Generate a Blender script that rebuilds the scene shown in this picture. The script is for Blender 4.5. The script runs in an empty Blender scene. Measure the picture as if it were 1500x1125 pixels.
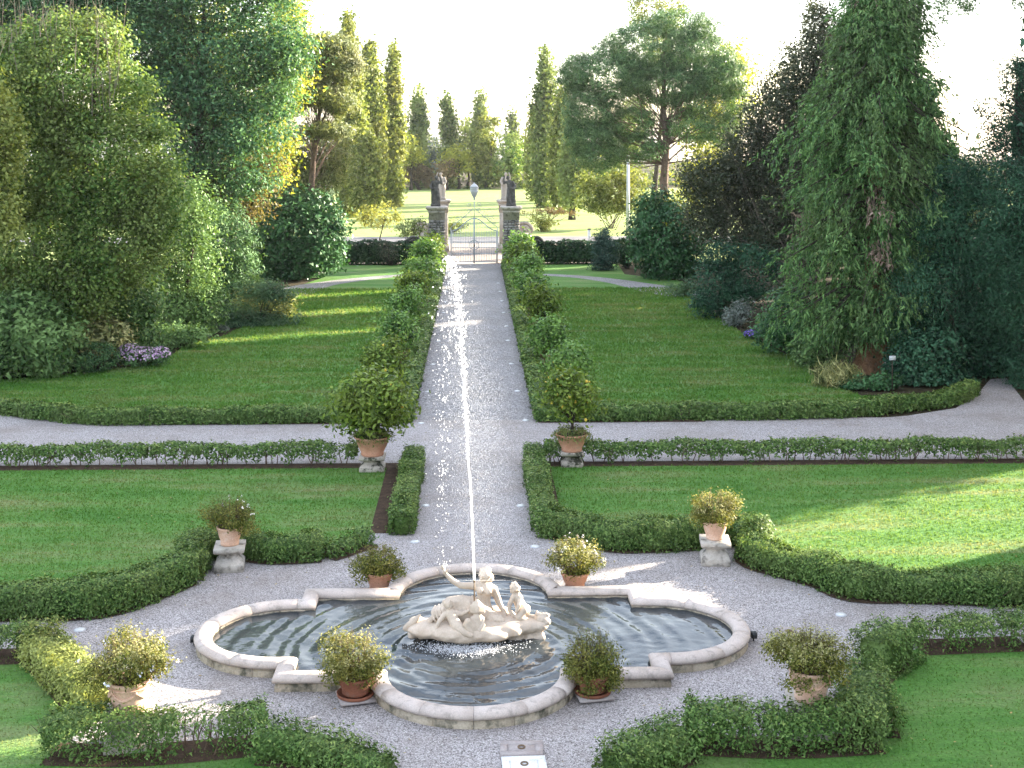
import bpy, bmesh, math, random
import numpy as np
from mathutils import Vector
random.seed(7)
RNG = np.random.default_rng(11)
S = bpy.context.scene
COL = S.collection
rad = math.radians

# ------------------------------------------------------------------ camera, sky, sun, exposure
F, HCAM, YAW = 1950.0, 8.0, math.atan(56 / 1950.0)
CA, SA = math.cos(YAW), math.sin(YAW)
cam_d = bpy.data.cameras.new('camera'); cam = bpy.data.objects.new('camera', cam_d); COL.objects.link(cam)
cam_d.sensor_width = 36; cam_d.lens = 36 * F / 1500
cam_d.shift_y = -362.5 / 1500
cam_d.clip_start = 0.5; cam_d.clip_end = 3000
cam.location = (0, 0, HCAM); cam.rotation_euler = (rad(90), 0, -YAW)
S.camera = cam

SUN_EL, SUN_AZ = 14.5, 29.0            # azimuth measured from +X towards +Y
world = bpy.data.worlds.new('World'); S.world = world; world.use_nodes = True
wn, wl = world.node_tree.nodes, world.node_tree.links
wn.clear()
sky = wn.new('ShaderNodeTexSky'); sky.sky_type = 'NISHITA'; sky.sun_disc = False
sky.sun_elevation = rad(SUN_EL); sky.sun_rotation = rad(90 - SUN_AZ)
sky.air_density = 1.0; sky.dust_density = 1.6; sky.ozone_density = 1.2
tc = wn.new('ShaderNodeTexCoord'); mp = wn.new('ShaderNodeMapping'); mp.inputs['Scale'].default_value = (1, 1, 3.2)
nz = wn.new('ShaderNodeTexNoise'); nz.inputs['Scale'].default_value = 2.3; nz.inputs['Detail'].default_value = 6; nz.inputs['Roughness'].default_value = .55
cr = wn.new('ShaderNodeValToRGB'); cr.color_ramp.elements[0].position = .36; cr.color_ramp.elements[1].position = .62
cr.color_ramp.elements[0].color = (.05, .05, .05, 1); cr.color_ramp.elements[1].color = (.60, .60, .60, 1)
mx = wn.new('ShaderNodeMix'); mx.data_type = 'RGBA'
bg = wn.new('ShaderNodeBackground'); bg.inputs['Strength'].default_value = .086
out = wn.new('ShaderNodeOutputWorld')
wl.new(tc.outputs['Generated'], mp.inputs['Vector']); wl.new(mp.outputs['Vector'], nz.inputs['Vector'])
wl.new(nz.outputs['Fac'], cr.inputs['Fac']); wl.new(cr.outputs['Color'], mx.inputs['Factor'])
wl.new(sky.outputs['Color'], mx.inputs['A']); mx.inputs['B'].default_value = (6.3, 6.5, 7.0, 1)
wl.new(mx.outputs['Result'], bg.inputs['Color']); wl.new(bg.outputs['Background'], out.inputs['Surface'])

sd = bpy.data.lights.new('sun', 'SUN'); sd.energy = 5.0; sd.angle = rad(.55); sd.color = (1.0, .90, .73)
sun = bpy.data.objects.new('sun', sd); COL.objects.link(sun); sun.location = (60, 40, 60)
sdir = Vector((math.cos(rad(SUN_EL)) * math.cos(rad(SUN_AZ)), math.cos(rad(SUN_EL)) * math.sin(rad(SUN_AZ)), math.sin(rad(SUN_EL))))
sun.rotation_euler = sdir.to_track_quat('Z', 'Y').to_euler()
vs = S.view_settings
vs.view_transform = 'Standard'; vs.look = 'None'; vs.gamma = 1; vs.use_curve_mapping = False
vs.exposure = 2.9
S.cycles.max_bounces = 8; S.cycles.volume_bounces = 0
S.cycles.transparent_max_bounces = 8

# ------------------------------------------------------------------ measuring helpers: a point seen at (px,py) on the plane z
def PD(px, Yc):
    xc = (px - 750.0) / F * Yc
    return xc * CA + Yc * SA, Yc * CA - xc * SA
def P(px, py, z=0.0):
    return PD(px, F * (HCAM - z) / (py - 200.0))
def YC(py, z=0.0): return F * (HCAM - z) / (py - 200.0)
def ZZ(py, Yc): return HCAM - (py - 200.0) * Yc / F

# ------------------------------------------------------------------ mesh helpers
def new_obj(name, me, parent=None):
    o = bpy.data.objects.new(name, me); COL.objects.link(o)
    if parent is not None: o.parent = parent
    return o
def tag(o, label=None, cat=None, group=None, kind=None):
    if label: o['label'] = label
    if cat: o['category'] = cat
    if group: o['group'] = group
    if kind: o['kind'] = kind
    return o
def empty(name, loc, label=None, cat=None, group=None, rz=0):
    o = bpy.data.objects.new(name, None); COL.objects.link(o); o.location = loc; o.rotation_euler = (0, 0, rz)
    o.empty_display_size = .2
    return tag(o, label, cat, group)
def mesh_np(name, V, faces, mat, smooth=False):
    """faces: list of int arrays (n,k)"""
    me = bpy.data.meshes.new(name)
    V = np.asarray(V, dtype=np.float32)
    loops = np.concatenate([np.asarray(f, dtype=np.int32).ravel() for f in faces])
    cnt = np.concatenate([np.full(len(f), np.asarray(f).shape[1], dtype=np.int32) for f in faces])
    st = np.concatenate([[0], np.cumsum(cnt)[:-1]]).astype(np.int32)
    me.vertices.add(len(V)); me.vertices.foreach_set('co', V.ravel())
    me.loops.add(len(loops)); me.loops.foreach_set('vertex_index', loops)
    me.polygons.add(len(cnt)); me.polygons.foreach_set('loop_start', st)
    if smooth: me.polygons.foreach_set('use_smooth', np.ones(len(cnt), dtype=bool))
    me.materials.append(mat)
    me.update(calc_edges=True); me.validate()
    return me
class MB:
    """collects shapes; build() links them as one mesh object"""
    def __init__(s): s.V = []; s.Fs = {}; s.n = 0
    def add(s, V, F_):
        V = np.asarray(V, dtype=np.float64)
        for f in F_:
            f = np.asarray(f)
            if len(f): s.Fs.setdefault(f.shape[1], []).append(f + s.n)
        s.V.append(V); s.n += len(V)
    def box(s, c, d, rz=0, taper=1.0):
        x, y, z = np.array(d) / 2
        b = np.array([(-x, -y, -z), (x, -y, -z), (x, y, -z), (-x, y, -z), (-x * taper, -y * taper, z), (x * taper, -y * taper, z), (x * taper, y * taper, z), (-x * taper, y * taper, z)])
        if rz:
            cc, ss = math.cos(rz), math.sin(rz); b = np.column_stack([b[:, 0] * cc - b[:, 1] * ss, b[:, 0] * ss + b[:, 1] * cc, b[:, 2]])
        s.add(b + np.array(c), [np.array([(3, 2, 1, 0), (4, 5, 6, 7), (0, 1, 5, 4), (1, 2, 6, 5), (2, 3, 7, 6), (3, 0, 4, 7)])])
    def tube(s, pts, rs, sides=6, caps=True):
        pts = np.asarray(pts, dtype=np.float64); n = len(pts)
        rs = np.full(n, rs) if np.isscalar(rs) else np.asarray(rs)
        t = np.gradient(pts, axis=0); t /= np.linalg.norm(t, axis=1)[:, None] + 1e-9
        up = np.array([0, 0, 1.0]) if abs(t[0][2]) < .8 else np.array([1.0, 0, 0])
        a = np.cross(t, up); a /= np.linalg.norm(a, axis=1)[:, None] + 1e-9
        b = np.cross(t, a)
        ang = np.linspace(0, 2 * math.pi, sides, endpoint=False)
        V = (pts[:, None, :] + rs[:, None, None] * (np.cos(ang)[None, :, None] * a[:, None, :] + np.sin(ang)[None, :, None] * b[:, None, :])).reshape(-1, 3)
        i = np.arange(n - 1)[:, None] * sides + np.arange(sides)[None, :]
        j = np.arange(n - 1)[:, None] * sides + (np.arange(sides)[None, :] + 1) % sides
        q = np.stack([i, j, j + sides, i + sides], -1).reshape(-1, 4)
        fs = [q]
        if caps: fs += [np.arange(sides)[::-1][None, :], (np.arange(sides) + (n - 1) * sides)[None, :]]
        s.add(V, fs)
    def lathe(s, prof, c=(0, 0, 0), seg=28, sq=False):
        """prof: (r,z) bottom to top; sq = square section (4 sides)"""
        n = len(prof)
        if sq: seg = 4
        ang = np.linspace(0, 2 * math.pi, seg, endpoint=False) + (math.pi / 4 if sq else 0)
        k = math.sqrt(2) if sq else 1
        V = np.array([(r * k * math.cos(t), r * k * math.sin(t), z) for r, z in prof for t in ang]) + np.array(c)
        i = np.arange(n - 1)[:, None] * seg + np.arange(seg)[None, :]
        j = np.arange(n - 1)[:, None] * seg + (np.arange(seg)[None, :] + 1) % seg
        s.add(V, [np.stack([i, j, j + seg, i + seg], -1).reshape(-1, 4), np.arange(seg)[::-1][None, :], (np.arange(seg) + (n - 1) * seg)[None, :]])
    def ball(s, c, r, seg=8, rings=6):
        r = np.array([r, r, r]) if np.isscalar(r) else np.array(r)
        pr = [(max(1e-3, math.sin(math.pi * k / rings)), -math.cos(math.pi * k / rings)) for k in range(rings + 1)]
        ang = np.linspace(0, 2 * math.pi, seg, endpoint=False)
        V = np.array([(a * math.cos(t), a * math.sin(t), z) for a, z in pr for t in ang]) * r + np.array(c)
        i = np.arange(rings)[:, None] * seg + np.arange(seg)[None, :]
        j = np.arange(rings)[:, None] * seg + (np.arange(seg)[None, :] + 1) % seg
        s.add(V, [np.stack([i, j, j + seg, i + seg], -1).reshape(-1, 4)])
    def build(s, name, mat, parent=None, smooth=False, off=(0, 0, 0)):
        V = np.concatenate(s.V) - np.array(off)
        return new_obj(name, mesh_np(name, V, [np.concatenate(v) for v in s.Fs.values()], mat, smooth), parent)

def unit(a): return a / (np.linalg.norm(a, axis=1)[:, None] + 1e-9)
def leaves(C, D, N, L, W, tri=False):
    """diamond leaves: centre C, long axis D, flat normal N; tri = the cheaper three-cornered leaf"""
    B = unit(np.cross(D, N)); n = len(C)
    if tri:
        L = np.broadcast_to(L, (n,))[:, None]; W = np.broadcast_to(W, (n,))[:, None]
        V = np.stack([C - D * L * .42 + B * W * .56, C - D * L * .42 - B * W * .56, C + D * L * .58], 1).reshape(-1, 3)
        return V, np.arange(3 * n).reshape(n, 3)
    L = np.broadcast_to(L, (n,))[:, None]; W = np.broadcast_to(W, (n,))[:, None]
    V = np.stack([C - D * L * .5, C + B * W * .5 - D * L * .06, C + D * L * .5, C - B * W * .5 - D * L * .06], 1).reshape(-1, 3)
    return V, np.arange(4 * n).reshape(n, 4)
def rnd_dir(n): return unit(RNG.normal(size=(n, 3)))
def leaf_cloud(C, out, L, W, up=.5, outw=.4, hang=0.0, jl=.35, tri=False):
    n = len(C)
    N = unit(rnd_dir(n) * .62 + np.array([0, 0, up]) + out * outw)
    D = rnd_dir(n) + np.array([0, 0, -hang]) + out * .25
    D = unit(D - N * np.sum(D * N, 1)[:, None])
    l = L * RNG.uniform(1 - jl, 1 + jl, n)
    return leaves(C, D, N, l, l * (W / L), tri)

# ------------------------------------------------------------------ materials
MATS = {}
def _mat(name):
    m = bpy.data.materials.new(name); m.use_nodes = True; m.node_tree.nodes.clear(); MATS[name] = m
    return m, m.node_tree.nodes, m.node_tree.links
def ramp(N_, cols, pos=None):
    r = N_.new('ShaderNodeValToRGB'); e = r.color_ramp.elements
    pos = pos or [i / (len(cols) - 1) for i in range(len(cols))]
    while len(e) < len(cols): e.new(.5)
    for i, c in enumerate(cols): e[i].position = pos[i]; e[i].color = (*c, 1)
    return r
def mixc(N_, Lk, fac, a, b, typ='MIX'):
    m = N_.new('ShaderNodeMix'); m.data_type = 'RGBA'; m.blend_type = typ
    for s, v in (('Factor', fac), ('A', a), ('B', b)):
        if isinstance(v, (int, float)): m.inputs[s].default_value = v
        elif isinstance(v, tuple): m.inputs[s].default_value = (*v, 1)
        else: Lk.new(v, m.inputs[s])
    return m.outputs['Result']
def noise(N_, Lk, scale, vec=None, detail=4, rough=.55):
    n = N_.new('ShaderNodeTexNoise'); n.inputs['Scale'].default_value = scale; n.inputs['Detail'].default_value = detail; n.inputs['Roughness'].default_value = rough
    if vec is not None: Lk.new(vec, n.inputs['Vector'])
    return n.outputs['Fac']
GAIN = {'leaf_gold': 1.25, 'leaf_hedge': 1.45, 'leaf_hedge_sunlit': 1.2, 'leaf_boundary': 1.3, 'leaf_oak': 2.5, 'needle_pine': 1.9, 'needle_pine_warm': 1.6, 'leaf_poplar': 1.5, 'leaf_laurel': 1.6, 'leaf_laurel_bright': 1.6, 'leaf_thuja': 1.8, 'leaf_hornbeam': 2.1, 'needle_conifer': 2.1, 'needle_yew': 1.6, 'needle_juniper': 1.4, 'leaf_far': 1.4, 'leaf_citrus': 1.4, 'leaf_citrus_dark': 1.8, 'leaf_maple': 1.6}
def leaf_mat(name, cols, trans=.35, spec=.25, rough=.5, patch=.6, tcol=None, pcol=None):
    gn = GAIN.get(name, 1.0); cols = [tuple(c * gn * k_ for c in q) for q, k_ in zip(cols, (.62, 1.0, 1.35))]
    m, N_, Lk = _mat(name)
    g = N_.new('ShaderNodeNewGeometry'); r = ramp(N_, cols); Lk.new(g.outputs['Random Per Island'], r.inputs['Fac'])
    col = r.outputs['Color']
    nf = noise(N_, Lk, patch, g.outputs['Position'], 2)
    pr = ramp(N_, [(0, 0, 0), (1, 1, 1)], [.42, .66]); Lk.new(nf, pr.inputs['Fac'])
    pc = pcol or tuple(min(1, c * 1.5) for c in cols[-1])
    mm = N_.new('ShaderNodeMath'); mm.operation = 'MULTIPLY'; mm.inputs[1].default_value = .5; Lk.new(pr.outputs['Color'], mm.inputs[0])
    col = mixc(N_, Lk, mm.outputs[0], col, pc)
    p = N_.new('ShaderNodeBsdfPrincipled'); p.inputs['Roughness'].default_value = rough; p.inputs['Specular IOR Level'].default_value = spec * .5
    Lk.new(col, p.inputs['Base Color'])
    trans = trans * .75
    t = N_.new('ShaderNodeBsdfTranslucent')
    tg = mixc(N_, Lk, 1.0, col, tcol or (1.6, 1.5, .7), 'MULTIPLY'); Lk.new(tg, t.inputs['Color'])
    ms = N_.new('ShaderNodeMixShader'); ms.inputs[0].default_value = trans
    Lk.new(p.outputs[0], ms.inputs[1]); Lk.new(t.outputs[0], ms.inputs[2])
    o = N_.new('ShaderNodeOutputMaterial'); Lk.new(ms.outputs[0], o.inputs['Surface'])
    return m
def surf_mat(name, c1, c2, scale=3.0, rough=.85, fine=40, bump=.3, c3=None, c3pos=(.55, .7), c3scale=1.2, spec=.3, fdark=.75, bdist=.02, metal=0.0, up=None):
    m, N_, Lk = _mat(name)
    g = N_.new('ShaderNodeNewGeometry'); pos = g.outputs['Position']
    r = ramp(N_, [c1, c2], [.35, .65]); Lk.new(noise(N_, Lk, scale, pos, 6, .6), r.inputs['Fac'])
    col = r.outputs['Color']
    f = noise(N_, Lk, fine, pos, 4, .7)
    fr = ramp(N_, [(fdark,) * 3, (1.12,) * 3], [.3, .7]); Lk.new(f, fr.inputs['Fac'])
    col = mixc(N_, Lk, 1.0, col, fr.outputs['Color'], 'MULTIPLY')
    if c3:
        r3 = ramp(N_, [(0, 0, 0), (1, 1, 1)], list(c3pos)); Lk.new(noise(N_, Lk, c3scale, pos, 8, .68), r3.inputs['Fac'])
        col = mixc(N_, Lk, r3.outputs['Color'], col, c3)
    p = N_.new('ShaderNodeBsdfPrincipled'); p.inputs['Roughness'].default_value = rough; p.inputs['Specular IOR Level'].default_value = spec; p.inputs['Metallic'].default_value = metal
    Lk.new(col, p.inputs['Base Color'])
    if bump:
        b = N_.new('ShaderNodeBump'); b.inputs['Strength'].default_value = bump; b.inputs['Distance'].default_value = bdist
        Lk.new(f, b.inputs['Height']); Lk.new(b.outputs[0], p.inputs['Normal'])
    o = N_.new('ShaderNodeOutputMaterial'); Lk.new(p.outputs[0], o.inputs['Surface'])
    return m

def gravel_mat(name, cols, dirt, size=42):
    m, N_, Lk = _mat(name)
    g = N_.new('ShaderNodeNewGeometry'); pos = g.outputs['Position']
    v = N_.new('ShaderNodeTexVoronoi'); v.inputs['Scale'].default_value = size; Lk.new(pos, v.inputs['Vector'])
    sp = N_.new('ShaderNodeSeparateColor'); Lk.new(v.outputs['Color'], sp.inputs[0])
    r = ramp(N_, cols, [0, .13, .3, .6, .85, 1.0][:len(cols)]); Lk.new(sp.outputs[0], r.inputs['Fac'])
    d = ramp(N_, [(1, 1, 1), (.42, .4, .38)], [.45, .8]); Lk.new(v.outputs['Distance'], d.inputs['Fac'])
    col = mixc(N_, Lk, .8, r.outputs['Color'], d.outputs['Color'], 'MULTIPLY')
    dn = ramp(N_, [(0, 0, 0), (1, 1, 1)], [.46, .74]); Lk.new(noise(N_, Lk, .42, pos, 10, .74), dn.inputs['Fac'])
    mm = N_.new('ShaderNodeMath'); mm.operation = 'MULTIPLY'; mm.inputs[1].default_value = .75; Lk.new(dn.outputs['Color'], mm.inputs[0])
    col = mixc(N_, Lk, mm.outputs[0], col, dirt)
    p = N_.new('ShaderNodeBsdfPrincipled'); p.inputs['Roughness'].default_value = .9; p.inputs['Specular IOR Level'].default_value = .2
    Lk.new(col, p.inputs['Base Color'])
    b = N_.new('ShaderNodeBump'); b.inputs['Strength'].default_value = .7; b.inputs['Distance'].default_value = .012; b.invert = True
    Lk.new(v.outputs['Distance'], b.inputs['Height']); Lk.new(b.outputs[0], p.inputs['Normal'])
    o = N_.new('ShaderNodeOutputMaterial'); Lk.new(p.outputs[0], o.inputs['Surface'])
    return m
def lawn_mat(name, a, b, c, yscale=1.0, stretch=(.28, 1.3, 1)):
    m, N_, Lk = _mat(name)
    g = N_.new('ShaderNodeNewGeometry'); pos = g.outputs['Position']
    mp_ = N_.new('ShaderNodeMapping'); mp_.inputs['Scale'].default_value = stretch; Lk.new(pos, mp_.inputs['Vector'])
    r = ramp(N_, [a, b, c], [.32, .5, .72]); Lk.new(noise(N_, Lk, .8, mp_.outputs[0], 10, .72), r.inputs['Fac'])
    fr = ramp(N_, [(.6, .6, .6), (1.3, 1.3, 1.25)], [.3, .72]); Lk.new(noise(N_, Lk, 26, pos, 4, .7), fr.inputs['Fac'])
    col = mixc(N_, Lk, 1.0, r.outputs['Color'], fr.outputs['Color'], 'MULTIPLY')
    dr = ramp(N_, [(0, 0, 0), (1, 1, 1)], [.52, .78]); Lk.new(noise(N_, Lk, .33, pos, 8, .7), dr.inputs['Fac'])
    dm = N_.new('ShaderNodeMath'); dm.operation = 'MULTIPLY'; dm.inputs[1].default_value = .6; Lk.new(dr.outputs['Color'], dm.inputs[0])
    col = mixc(N_, Lk, dm.outputs[0], col, (.17, .17, .08))
    p = N_.new('ShaderNodeBsdfPrincipled'); p.inputs['Roughness'].default_value = .85; p.inputs['Specular IOR Level'].default_value = .15
    Lk.new(col, p.inputs['Base Color'])
    bm_ = N_.new('ShaderNodeBump'); bm_.inputs['Strength'].default_value = .6; bm_.inputs['Distance'].default_value = .04
    Lk.new(noise(N_, Lk, 30, pos, 3, .7), bm_.inputs['Height']); Lk.new(bm_.outputs[0], p.inputs['Normal'])
    o = N_.new('ShaderNodeOutputMaterial'); Lk.new(p.outputs[0], o.inputs['Surface'])
    return m

M_gravel = gravel_mat('gravel_pale', [(.10, .088, .085), (.21, .19, .188), (.33, .305, .30), (.42, .385, .38), (.49, .455, .45), (.62, .59, .58)], (.20, .165, .14), 62)
M_gravel2 = gravel_mat('gravel_path', [(.09, .085, .085), (.16, .15, .155), (.25, .24, .243), (.31, .295, .30), (.37, .355, .355), (.46, .44, .44)], (.19, .17, .155), 30)
M_fore = surf_mat('forecourt_gravel', (.27, .22, .19), (.35, .29, .25), 1.2, .95, 18, .3)
M_road = surf_mat('asphalt_worn', (.12, .115, .125), (.16, .155, .165), .6, .9, 30, .2)
M_soil = surf_mat('soil_bed', (.055, .036, .024), (.10, .066, .045), 5, 1, 30, .8, (.15, .10, .06), (.6, .72), 12, .1, .5)
M_ground = surf_mat('leaf_litter', (.035, .032, .018), (.075, .06, .035), 2.5, 1, 24, .8, (.10, .065, .035), (.55, .7), 5, .1, .5)
LAWN3 = [(.052, .150, .024), (.092, .200, .042), (.20, .225, .10)]
M_lawn = lawn_mat('lawn_green', *LAWN3)
M_field = lawn_mat('field_grass', (.19, .25, .075), (.27, .33, .11), (.33, .38, .15))
def grass_mat(name, cols, stretch=(.28, 1.3, 1)):
    m, N_, Lk = _mat(name)
    g = N_.new('ShaderNodeNewGeometry'); mp_ = N_.new('ShaderNodeMapping'); mp_.inputs['Scale'].default_value = stretch; Lk.new(g.outputs['Position'], mp_.inputs['Vector'])
    r = ramp(N_, cols, [.32, .5, .72]); Lk.new(noise(N_, Lk, .8, mp_.outputs[0], 10, .72), r.inputs['Fac'])
    f = ramp(N_, [(.7, .75, .7), (1.35, 1.3, 1.3)]); Lk.new(g.outputs['Random Per Island'], f.inputs['Fac'])
    col = mixc(N_, Lk, 1.0, r.outputs['Color'], f.outputs['Color'], 'MULTIPLY')
    dr = ramp(N_, [(0, 0, 0), (1, 1, 1)], [.52, .78]); Lk.new(noise(N_, Lk, .33, g.outputs['Position'], 8, .7), dr.inputs['Fac'])
    dm = N_.new('ShaderNodeMath'); dm.operation = 'MULTIPLY'; dm.inputs[1].default_value = .6; Lk.new(dr.outputs['Color'], dm.inputs[0])
    col = mixc(N_, Lk, dm.outputs[0], col, (.17, .17, .08))
    d = N_.new('ShaderNodeBsdfDiffuse'); Lk.new(col, d.inputs['Color']); t = N_.new('ShaderNodeBsdfTranslucent'); Lk.new(mixc(N_, Lk, 1.0, col, (1.75, 1.2, 1.0), 'MULTIPLY'), t.inputs['Color'])
    ms = N_.new('ShaderNodeMixShader'); ms.inputs[0].default_value = .4; Lk.new(d.outputs[0], ms.inputs[1]); Lk.new(t.outputs[0], ms.inputs[2])
    o = N_.new('ShaderNodeOutputMaterial'); Lk.new(ms.outputs[0], o.inputs['Surface'])
    return m
M_grass = grass_mat('grass_blades', LAWN3)
M_stone = surf_mat('rim_limestone', (.45, .375, .33), (.56, .48, .435), 2.2, .75, 60, .25, (.25, .22, .19), (.54, .72), 7, .3)
M_block = surf_mat('basin_block', (.36, .30, .22), (.47, .40, .31), 3.0, .9, 35, .5, (.10, .095, .07), (.48, .64), 4.5, .2)
M_marble = surf_mat('statue_marble', (.42, .335, .26), (.54, .45, .365), 3.0, .6, 40, .15, (.50, .36, .25), (.58, .78), 5, .3, .88)
M_terra = surf_mat('terracotta_pale', (.56, .34, .24), (.66, .44, .33), 4, .85, 45, .2, (.70, .56, .47), (.52, .75), 6, .2)
M_terra2 = surf_mat('terracotta_dark', (.20, .075, .045), (.28, .11, .065), 5, .8, 45, .2, (.22, .14, .10), (.55, .75), 7, .2)
M_terra3 = surf_mat('terracotta_orange', (.44, .21, .13), (.54, .29, .19), 4, .85, 45, .2, (.36, .25, .18), (.55, .75), 5, .2)
M_ped = surf_mat('pedestal_stone', (.40, .36, .31), (.54, .49, .44), 4, .9, 40, .5, (.10, .09, .075), (.52, .66), 5, .2)
M_pedmoss = surf_mat('pedestal_mossy', (.40, .35, .29), (.50, .44, .37), 4, .9, 40, .5, (.045, .045, .03), (.48, .58), 4, .2)
M_plain = surf_mat('pillar_limestone', (.38, .33, .28), (.50, .44, .38), 2, .9, 30, .4, (.15, .13, .11), (.55, .7), 2.5, .2)
M_rust = surf_mat('pillar_block', (.22, .21, .20), (.46, .43, .41), 6, .95, 28, .8, (.05, .05, .048), (.5, .62), 3.2, .2, .5, .04)
M_dark = surf_mat('weathered_stone', (.07, .066, .062), (.17, .16, .15), 4, .95, 30, .6, (.25, .22, .19), (.6, .75), 4, .2, .6)
M_iron = surf_mat('gate_iron', (.34, .38, .44), (.40, .44, .50), 3, .55, 40, 0, spec=.5)
M_pipe = surf_mat('jet_pipe', (.14, .09, .05), (.18, .12, .07), 5, .6, 40, 0)
M_bark = surf_mat('bark_dark', (.035, .027, .02), (.075, .058, .045), 6, .95, 20, .9, fdark=.5, bdist=.05)
M_barkr = surf_mat('bark_red', (.16, .085, .045), (.27, .15, .085), 3, .95, 14, .9, (.07, .045, .03), (.55, .68), 4, .1, .55, .08)
M_barkp = surf_mat('bark_pine', (.12, .08, .06), (.20, .14, .11), 5, .95, 16, .8, fdark=.55, bdist=.06)
M_twig = surf_mat('twig_bare', (.16, .13, .10), (.24, .20, .16), 6, .9, 30, 0)
M_stem = surf_mat('hedge_stem', (.085, .055, .035), (.16, .11, .075), 8, .9, 30, 0)
M_metal = surf_mat('galvanised', (.42, .43, .45), (.52, .53, .55), 2, .5, 30, 0, spec=.5)
M_disc = surf_mat('lamp_glass', (.55, .55, .53), (.64, .64, .62), 8, .3, 40, 0, spec=.5)
M_black = surf_mat('black_plastic', (.015, .015, .016), (.025, .025, .026), 8, .5, 40, 0)
M_white = surf_mat('white_paint', (.72, .73, .74), (.80, .80, .81), 3, .5, 30, .1, (.20, .17, .14), (.66, .7), 5)
M_slab = surf_mat('inspection_slab', (.33, .28, .27), (.42, .37, .35), 3, .85, 40, .2)
M_sign = surf_mat('sign_grey', (.36, .38, .40), (.44, .46, .48), 5, .6, 40, 0)
M_wall = surf_mat('villa_plaster', (.55, .47, .36), (.62, .54, .42), 1.2, .9, 20, .15)
M_roof = surf_mat('roof_tile', (.26, .12, .075), (.36, .18, .12), 3, .9, 20, .3)
M_shut = surf_mat('shutter_green', (.04, .09, .06), (.06, .12, .08), 3, .6, 20, 0)
M_glass = surf_mat('window_glass', (.03, .035, .04), (.045, .05, .055), 2, .08, 20, 0, spec=.6)
M_lemon = surf_mat('lemon_skin', (.70, .48, .06), (.78, .56, .10), 8, .45, 60, .1)

K = leaf_mat
L_box = K('leaf_hedge', [(.030, .068, .016), (.055, .105, .026), (.095, .145, .042)], .25, .25, .5, 1.6, pcol=(.11, .15, .05))
L_boxlit = K('leaf_hedge_sunlit', [(.06, .09, .022), (.10, .14, .035), (.19, .20, .065)], .3, .2, .5, 1.6)  # hedge leaf yellowed: sunlight on the diagonal hedge put into its colour
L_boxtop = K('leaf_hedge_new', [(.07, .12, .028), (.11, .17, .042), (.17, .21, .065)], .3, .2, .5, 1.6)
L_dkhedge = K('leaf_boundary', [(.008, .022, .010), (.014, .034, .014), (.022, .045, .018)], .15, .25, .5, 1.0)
L_maple = K('leaf_maple', [(.036, .085, .022), (.068, .125, .032), (.125, .165, .050)], .34, .2, .5, .45, pcol=(.17, .19, .065))
L_maplelit = K('leaf_maple_sunlit', [(.075, .12, .025), (.12, .165, .04), (.19, .215, .07)], .4, .2, .5, .6)  # maple leaf with the sun on it worked into a yellower colour
L_oak = K('leaf_oak', [(.016, .044, .024), (.030, .068, .034), (.050, .092, .040)], .35, .3, .45, .5, pcol=(.05, .09, .03))
L_gold = K('leaf_gold', [(.09, .13, .022), (.16, .19, .035), (.23, .23, .05)], .5, .2, .5, .5)
L_autumn = K('leaf_autumn', [(.07, .085, .03), (.11, .115, .042), (.16, .13, .06)], .45, .2, .5, .8, pcol=(.16, .11, .06))
L_pine = K('needle_pine', [(.024, .058, .026), (.042, .085, .035), (.07, .115, .045)], .25, .3, .5, .4, pcol=(.08, .11, .04))
L_pinew = K('needle_pine_warm', [(.06, .085, .035), (.10, .125, .05), (.15, .16, .075)], .35, .25, .5, .5, pcol=(.16, .14, .08))
L_poplar = K('leaf_poplar', [(.055, .080, .022), (.095, .125, .036), (.15, .165, .055)], .45, .2, .5, .25, pcol=(.15, .15, .045))
L_laurel = K('leaf_laurel', [(.010, .034, .014), (.018, .052, .020), (.032, .074, .028)], .15, .3, .42, .9)
L_laurelb = K('leaf_laurel_bright', [(.030, .066, .022), (.048, .092, .030), (.082, .125, .045)], .25, .25, .45, .9)
L_varieg = K('leaf_variegated', [(.05, .09, .03), (.12, .15, .05), (.34, .32, .15)], .3, .3, .45, 1.5)
L_thuja = K('leaf_thuja', [(.016, .040, .018), (.028, .060, .024), (.046, .082, .032)], .2, .2, .6, .8)
L_horn = K('leaf_hornbeam', [(.022, .030, .018), (.034, .044, .026), (.050, .052, .036)], .3, .2, .5, .6, pcol=(.045, .04, .03))
L_conif = K('needle_conifer', [(.024, .058, .022), (.042, .086, .030), (.072, .120, .042)], .25, .2, .55, .5, pcol=(.085, .10, .05))
L_conifd = K('needle_dead', [(.13, .09, .065), (.19, .14, .11), (.24, .18, .15)], .2, .1, .8, 1)
L_yew = K('needle_yew', [(.008, .026, .016), (.014, .040, .023), (.024, .058, .031)], .15, .2, .55, .6)
L_junip = K('needle_juniper', [(.022, .052, .030), (.036, .070, .036), (.058, .092, .045)], .2, .2, .6, .8)
L_junipy = K('needle_juniper_gold', [(.06, .085, .025), (.11, .13, .035), (.17, .17, .05)], .25, .2, .6, 1.0)
L_grey = K('leaf_silver', [(.08, .10, .085), (.12, .145, .13), (.17, .19, .17)], .2, .2, .6, 1.5)
L_blue = K('needle_bluish', [(.016, .040, .032), (.028, .058, .045), (.044, .078, .060)], .15, .2, .6, .9)
L_citrus = K('leaf_citrus', [(.040, .080, .014), (.075, .125, .020), (.13, .175, .035)], .35, .35, .4, 1.4, pcol=(.14, .17, .03))
L_citrusd = K('leaf_citrus_dark', [(.022, .060, .014), (.040, .090, .020), (.080, .130, .032)], .3, .4, .4, 1.2)
L_pot = K('leaf_plumbago', [(.05, .075, .016), (.10, .125, .026), (.17, .165, .042)], .35, .2, .5, 3.0, pcol=(.20, .17, .05))
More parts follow.
